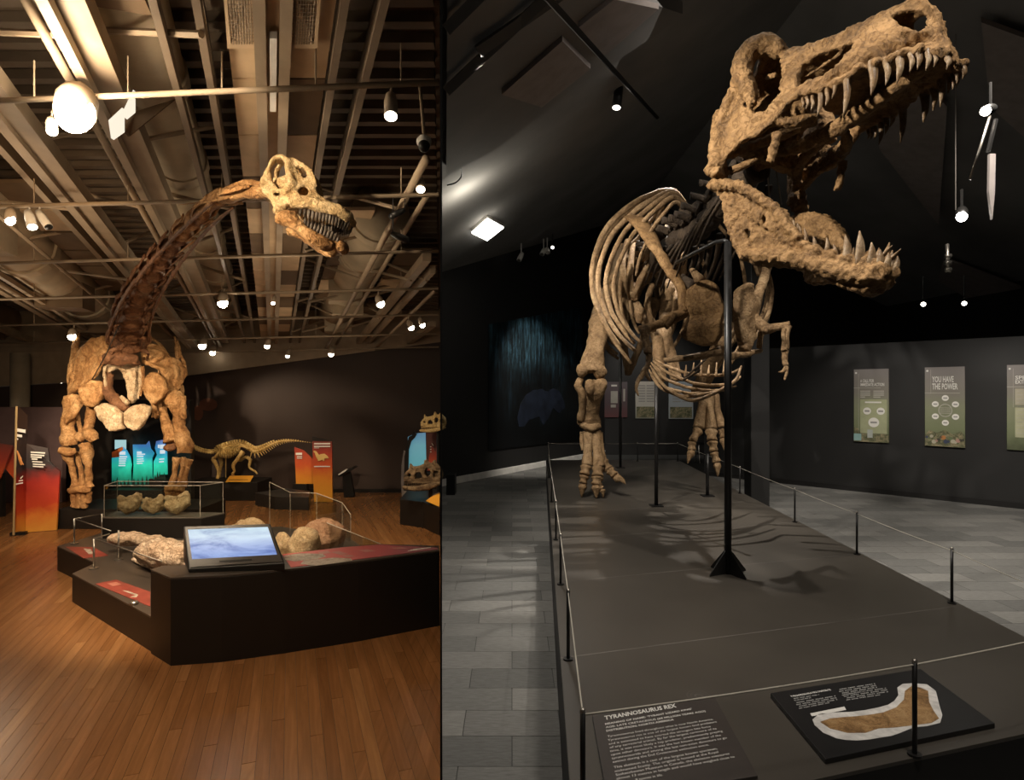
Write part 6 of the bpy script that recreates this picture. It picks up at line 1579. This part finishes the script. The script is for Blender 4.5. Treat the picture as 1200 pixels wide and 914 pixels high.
# right foreleg
sbone('upper_arm', [N2(950, 545, 7.65), N2(965, 600, 7.62), N2(990, 700, 7.65), N3(1010, 150, 7.68), N3(1040, 280, 7.68), N3(1042, 340, 7.68)], [(.10, .08), (.118, .09), (.075, .07), (.072, .06), (.102, .08), (.10, .06)], 'boneS', 14, 1, None, .02)
sbone('arm_crest', [N2(1030, 560, 7.6), N2(1030, 680, 7.58), N3(1035, 60, 7.6)], [.03, .04, .03], 'boneS')
sbone('arm_rib', [N2(865, 590, 7.75), N2(880, 720, 7.72), N3(920, 180, 7.68), N3(935, 250, 7.66)], [.05, .055, .07, .09])
sbone('elbow_knob', [N3(900, 290, 7.6), N3(930, 300, 7.58), N3(965, 285, 7.6)], [.04, .05, .04], 'boneSd')
sbone('forearm', [N3(985, 375, 7.7), N3(965, 470, 7.7), N3(935, 600, 7.72)], [.055, .030, .042])
sbone('forearm', [N3(1035, 378, 7.74), N3(1020, 470, 7.74), N3(995, 600, 7.76)], [.035, .025, .035])
sbone('forearm', [N3(1085, 390, 7.72), N3(1065, 470, 7.72), N3(1035, 600, 7.74)], [.05, .028, .042])
sbone('wrist_rim', [N3(905, 622, 7.72), N3(970, 612, 7.7), N3(1045, 622, 7.74)], [.04, .045, .04])
for a, b, r in (((915, 635), (915, 756), .042), ((955, 632), (957, 760), .045), ((1000, 632), (1000, 758), .042), ((1040, 640), (1042, 756), .035)):
    sbone('hand_column', [N3(*a, 7.74), N3((a[0] + b[0]) / 2, (a[1] + b[1]) / 2, 7.76), N3(*b, 7.78)], [r, r * .75, r])
# ribs and backbone behind the shoulders
for i in range(5):
    Y = 8.0 + i * .17; c = V((-.632 * Y, Y, 2.32))
    for s in (-1, 1):
        sbone('body_rib', [c + V((s * .06, 0, .05)), c + V((s * .28, .02, .06)), c + V((s * .46, .05, -.2)), c + V((s * .48, .08, -.6)), c + V((s * .36, .12, -.95))], [.025, .03, .03, .028, .018], 'boneS', 8, .7)
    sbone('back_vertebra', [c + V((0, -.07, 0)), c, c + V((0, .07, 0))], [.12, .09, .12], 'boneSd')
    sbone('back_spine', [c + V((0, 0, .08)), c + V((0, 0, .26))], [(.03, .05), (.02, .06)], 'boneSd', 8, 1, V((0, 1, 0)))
# neck
nk = [P(152, 402, 7.3), P(150, 385, 6.9), P(160, 350, 6.0), P(178, 318, 5.2), P(204, 284, 4.35), P(240, 247, 3.72), P(272, 222, 3.45), P(298, 214, 3.32), P(314, 224, 3.32)]
nr = along(nk, 13)
for i in range(12):
    a, b = nr[i][0], nr[i + 1][0]; d = (b - a).normalized(); L_ = (b - a).length; s = lerp(.20, .052, min(1, i / 10.5) ** .8)
    up = V((0, 0, 1)); up = (up - d * up.dot(d)).normalized(); sd = d.cross(up)
    m = MB()
    m.tube([a + d * L_ * .02, a + d * L_ * .18, a + d * L_ * .5, a + d * L_ * .82, a + d * L_ * .98], [s * .8, s * .85, s * .48, s * .75, s * .62], 12, 3)
    m.tube([a + up * s * .5, a + d * L_ * .45 + up * s * 1.15, b + up * s * .75], [(s * .22, s * .3), (s * .16, s * .42), (s * .2, s * .22)], 8, 3, 1, up)
    for k in (-1, 1):
        m.tube([a + sd * k * s * .55, a + d * L_ * .3 + sd * k * s * 1.0 + up * s * .15, a + d * L_ * .75 + sd * k * s * .8 + up * s * .45], [(s * .3, s * .12), (s * .36, s * .1), (s * .2, s * .1)], 8, 3, 1, d)
        m.tube([a + sd * k * s * .6 - up * s * .5, a + d * L_ * .3 + sd * k * s * .9 - up * s * .7, a + sd * k * s * .75 - d * L_ * .9 - up * s * .75], [s * .16, s * .12, s * .04], 6, 3)
    m.rough(s * .13, 1.1 / s, i * 3.1)
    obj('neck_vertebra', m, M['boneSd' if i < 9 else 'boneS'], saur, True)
for k in (-1, 1):
    for i0, off, r in ((3, -.85, .013), (6, -1.0, .012), (1, -.7, .014)):
        pts = []
        for i in range(i0, min(i0 + 6, 13)):
            s = lerp(.20, .052, min(1, i / 10.5) ** .8); d = nr[i][1]; up = V((0, 0, 1)); up = (up - d * up.dot(d)).normalized()
            pts.append(nr[i][0] + d.cross(up) * k * s * (1.1) + up * s * off)
        sbone('neck_rod', pts, [r * .5] + [r] * (len(pts) - 2) + [r * .7], 'boneSd', 6, 1, None, .004)
m = MB(); m.tube([N2(320, 430, 7.2), N2(420, 250, 6.9), N2(530, 10, 6.4)], .006, 6, 2); obj('support_wire', m, M['black'], saur)

# skull
SS = Frame((-1.356, 3.40, 2.817), (.60, .05, -.27), (-.14, .99, 0), [(0, .12), (.2, .135), (.36, .125), (.44, .10), (.50, .06)])
def S_(u, v, k=1): return SS.loc(290 + .1422 * u, 170 + .1422 * v, k, .3)
mb = MB()
out = [(112, 300, .8), (140, 250, .75), (172, 228, .7), (185, 150, .5), (230, 96, .4), (280, 86, .35), (350, 110, .35), (430, 148, .35), (490, 180, .4), (530, 212, .45), (550, 300, .6), (575, 390, .75), (640, 440, .75), (720, 480, .7), (800, 512, .6), (850, 552, .5), (862, 600, .5), (832, 635, .7), (800, 622, .9), (740, 585, 1), (650, 553, 1), (560, 548, 1), (500, 505, 1), (430, 512, 1), (370, 515, 1), (335, 480, 1), (290, 500, 1), (255, 560, 1), (215, 522, 1), (190, 460, 1), (150, 420, .95), (110, 380, .9)]
h1 = [(192, 170, .55), (232, 112, .45), (272, 102, .45), (318, 140, .5), (330, 230, .7), (340, 300, .85), (310, 350, .95), (245, 352, .95), (196, 292, .8)]
h2 = [(398, 160, .5), (430, 158, .5), (470, 190, .5), (482, 240, .6), (492, 275, .65), (440, 258, .75), (408, 215, .7)]
h3 = [(412, 362, .95), (440, 338, .9), (478, 338, .85), (505, 372, .9), (500, 408, .95), (440, 412, 1), (412, 396, 1)]
h4 = [(205, 395, .98), (235, 385, .98), (280, 392, 1), (230, 425, 1)]
plate_pair(mb, [S_(*p) for p in out], [[S_(*p) for p in h] for h in (h1, h2, h3, h4)], .026)
tp = [S_(*p) for p in out[3:19]]
for a, b in zip(tp[:-1], tp[1:]):
    c0, c1 = V((a.x, 0, a.z + .008)), V((b.x, 0, b.z + .008)); w = V((0, 0, -.022))
    for q in ((a, b, c1, c0), (c0, c1, mir(b), mir(a))): mb.prism(list(q), w)
tube_pair(mb, [S_(345, 480), S_(420, 470), S_(520, 480), S_(640, 510), S_(760, 545), S_(835, 595, .7)], [.03, .036, .035, .036, .034, .03], 10)
tube_pair(mb, [S_(330, 130, .5), S_(345, 230, .75), S_(360, 330, .95), S_(300, 385, 1)], [.018, .022, .022, .02], 8)
tube_pair(mb, [S_(225, 520, 1), S_(262, 545, 1), S_(320, 500, .8)], [.025, .028, .015], 8)
mb.ell((.1, 0, .08), (.1, .08, .09)); mb.tube([V((.06, 0, .02)), V((-.03, 0, .02))], [.05, .035], 8, 2)
tube_pair(mb, [S_(120, 330, .8), S_(150, 250, .72), S_(176, 190, .58), S_(205, 125, .48), S_(250, 95, .4), S_(300, 105, .42), S_(335, 160, .55), S_(345, 235, .72)], [.018, .016, .014, .014, .014, .015, .016, .018], 8)
tube_pair(mb, [S_(350, 115, .36), S_(430, 152, .36), S_(500, 195, .42), S_(535, 250, .52), S_(560, 340, .66)], .014, 8)
mb.xf(SS.W)
sk = remesh(obj('skull', mb, M['boneSk'], saur, True), .0085, 3, .014, .035)
M['toothS'] = bone('dark_tooth', (.02, .015, .01), (.07, .05, .035), (.20, .17, .14), 9, .2, .3)
def toothrow(parent, bases, tips, n, r, frame):
    for i in range(n):
        t = i / (n - 1); j = min(int(t * (len(bases) - 1)), len(bases) - 2); f_ = t * (len(bases) - 1) - j
        p0, p1 = bases[j].lerp(bases[j + 1], f_), tips[j].lerp(tips[j + 1], f_)
        for f in ((lambda q: q), mir):
            a, b = frame.W(f(p0)), frame.W(f(p1)); m = MB(); m.tube([a, a.lerp(b, .55), b], [r, r * 1.15, r * .35], 7, 2); obj('tooth', m, M['toothS'], parent, True)
toothrow(sk, [S_(440, 512, .93), S_(560, 545, .93), (S_(660, 555, .93)), S_(750, 590, .93), S_(835, 632, .6)], [S_(435, 585, .95), S_(550, 630, .95), S_(650, 640, .95), S_(735, 675, .95), S_(805, 705, .6)], 15, .0085, SS)
SJ = Frame(SS.M, SS.F, SS.L, [(0, .12), (.2, .125), (.36, .11), (.44, .07), (.5, .04)])
def SJ_(u, v, k=1): return SJ.loc(290 + .1422 * u, 170 + .1422 * v, k, .3)
mb = MB()
jo = [(220, 600), (262, 560), (330, 548), (392, 540), (425, 600), (482, 682), (600, 742), (690, 780), (742, 800), (738, 822), (700, 860), (640, 880), (560, 842), (460, 762), (350, 684), (232, 642)]
plate_pair(mb, [SJ_(*p) for p in jo], [], .03)
tube_pair(mb, [SJ_(240, 610), SJ_(330, 600), SJ_(430, 680), SJ_(560, 770), SJ_(690, 825, .9)], [.03, .04, .034, .034, .03], 10)
e0 = SJ_(735, 812); mb.tube([e0, V((e0.x + .03, 0, e0.z)), mir(e0)], [.03, .035, .03], 10, 3)
mb.xf(SJ.W)
sj = remesh(obj('lower_jaw', mb, M['boneS'], saur, True), .0085, 3, .014, .035)
toothrow(sj, [SJ_(470, 672, .93), SJ_(600, 738, .93), SJ_(735, 800, .93)], [SJ_(480, 590, .95), SJ_(620, 668, .95), SJ_(760, 740, .95)], 11, .008, SJ)

# ================================================================== SMALL YELLOW SKELETON
M['boneY'] = bone('yellow_bone', (.42, .25, .07), (.62, .41, .14), (.74, .54, .24), 6, .3, .6)
sm = thing('small_skeleton', 'small yellow four-legged skeleton with long tail on a low plinth by the far wall', 'skeleton', (-4.4, 9.98, ZS))
Z7 = lambda u, v, Y=9.95: P(210 + .1583 * u, 500 + .1583 * v, Y)
def ybone(name, pts, rad, n=8, flat=1.0): 
    m = MB(); m.tube(pts, rad, n, 3, flat); m.rough(.004, 18, pts[0].x); return obj(name, m, M['boneY'], sm, True)
col = [Z7(u, v) for u, v in ((60, 130), (100, 150), (170, 180), (250, 188), (310, 165), (380, 142), (450, 132), (510, 158), (560, 182), (620, 165), (700, 126), (780, 106), (860, 105), (985, 118))]
spn = along(col, 56)
for i, (c, d) in enumerate(spn):
    up = V((0, 0, 1)); up = (up - d * up.dot(d)).normalized(); t = i / 55
    s = .03 if i < 14 else (.036 if i < 32 else lerp(.034, .006, (i - 32) / 23))
    m = MB(); m.tube([c - d * s * .8, c, c + d * s * .8], [s, s * .7, s], 8, 2)
    if i < 50: m.tube([c + up * s * .5, c + up * s * (2.3 if 12 < i < 40 else 1.6)], [(s * .3, s * .6), (s * .2, s * .6)], 6, 1, 1, d)
    if 28 < i < 48: m.tube([c - up * s * .5, c - up * s * lerp(3.2, 1.6, (i - 28) / 20) + d * s * .6], [s * .35, s * .2], 6, 1)
    obj('vertebra', m, M['boneY'], sm, True)
for k in range(12):
    u = 300 + k * 13; v = 165 - k * 2.6
    for s in (-1, 1):
        y = 9.95 + s * .12
        ybone('rib', [Z7(u, v, 9.95), Z7(u + 2, v + 20, y), Z7(u - 2, v + 62 + 20 * math.sin(k / 11 * math.pi), 9.95 + s * .1)], [.012, .014, .006], 6, .7)
for s, l1, l2 in ((-1, [(300, 178), (262, 232), (275, 262)], [(262, 232), (252, 242), (276, 285), (288, 330), (284, 384)]), (1, [(310, 180), (285, 220), (300, 262)], [(290, 215), (312, 262), (300, 325), (296, 378)])):
    y = 9.95 + s * .13
    ybone('shoulder_blade', [Z7(*l1[0], y), Z7(*l1[1], y)], [.03, .045], 8, .5)
    ybone('foreleg', [Z7(*p, y) for p in l2], [.03, .034, .028, .02, .026][:len(l2)])
ybone('hind_leg', [Z7(470, 180, 9.82), Z7(435, 235, 9.8), Z7(400, 285, 9.8), Z7(408, 330, 9.82), Z7(396, 345, 9.84), Z7(404, 372, 9.86)], [.035, .028, .03, .018, .02, .02])
ybone('hind_leg', [Z7(478, 190, 10.08), Z7(440, 255, 10.06), Z7(490, 225, 10.06), Z7(526, 246, 10.06), Z7(518, 300, 10.08), Z7(560, 330, 10.08), Z7(578, 350, 10.08)], [.03, .026, .028, .028, .018, .018, .014])
ybone('hip_blade', [Z7(430, 150, 9.86), Z7(470, 142, 9.84), Z7(515, 165, 9.86)], [.03, .045, .025], 8, .5)
ybone('mount_rod', [Z7(345, 165, 9.96), Z7(345, 380, 9.98)], [.008, .008], 6)
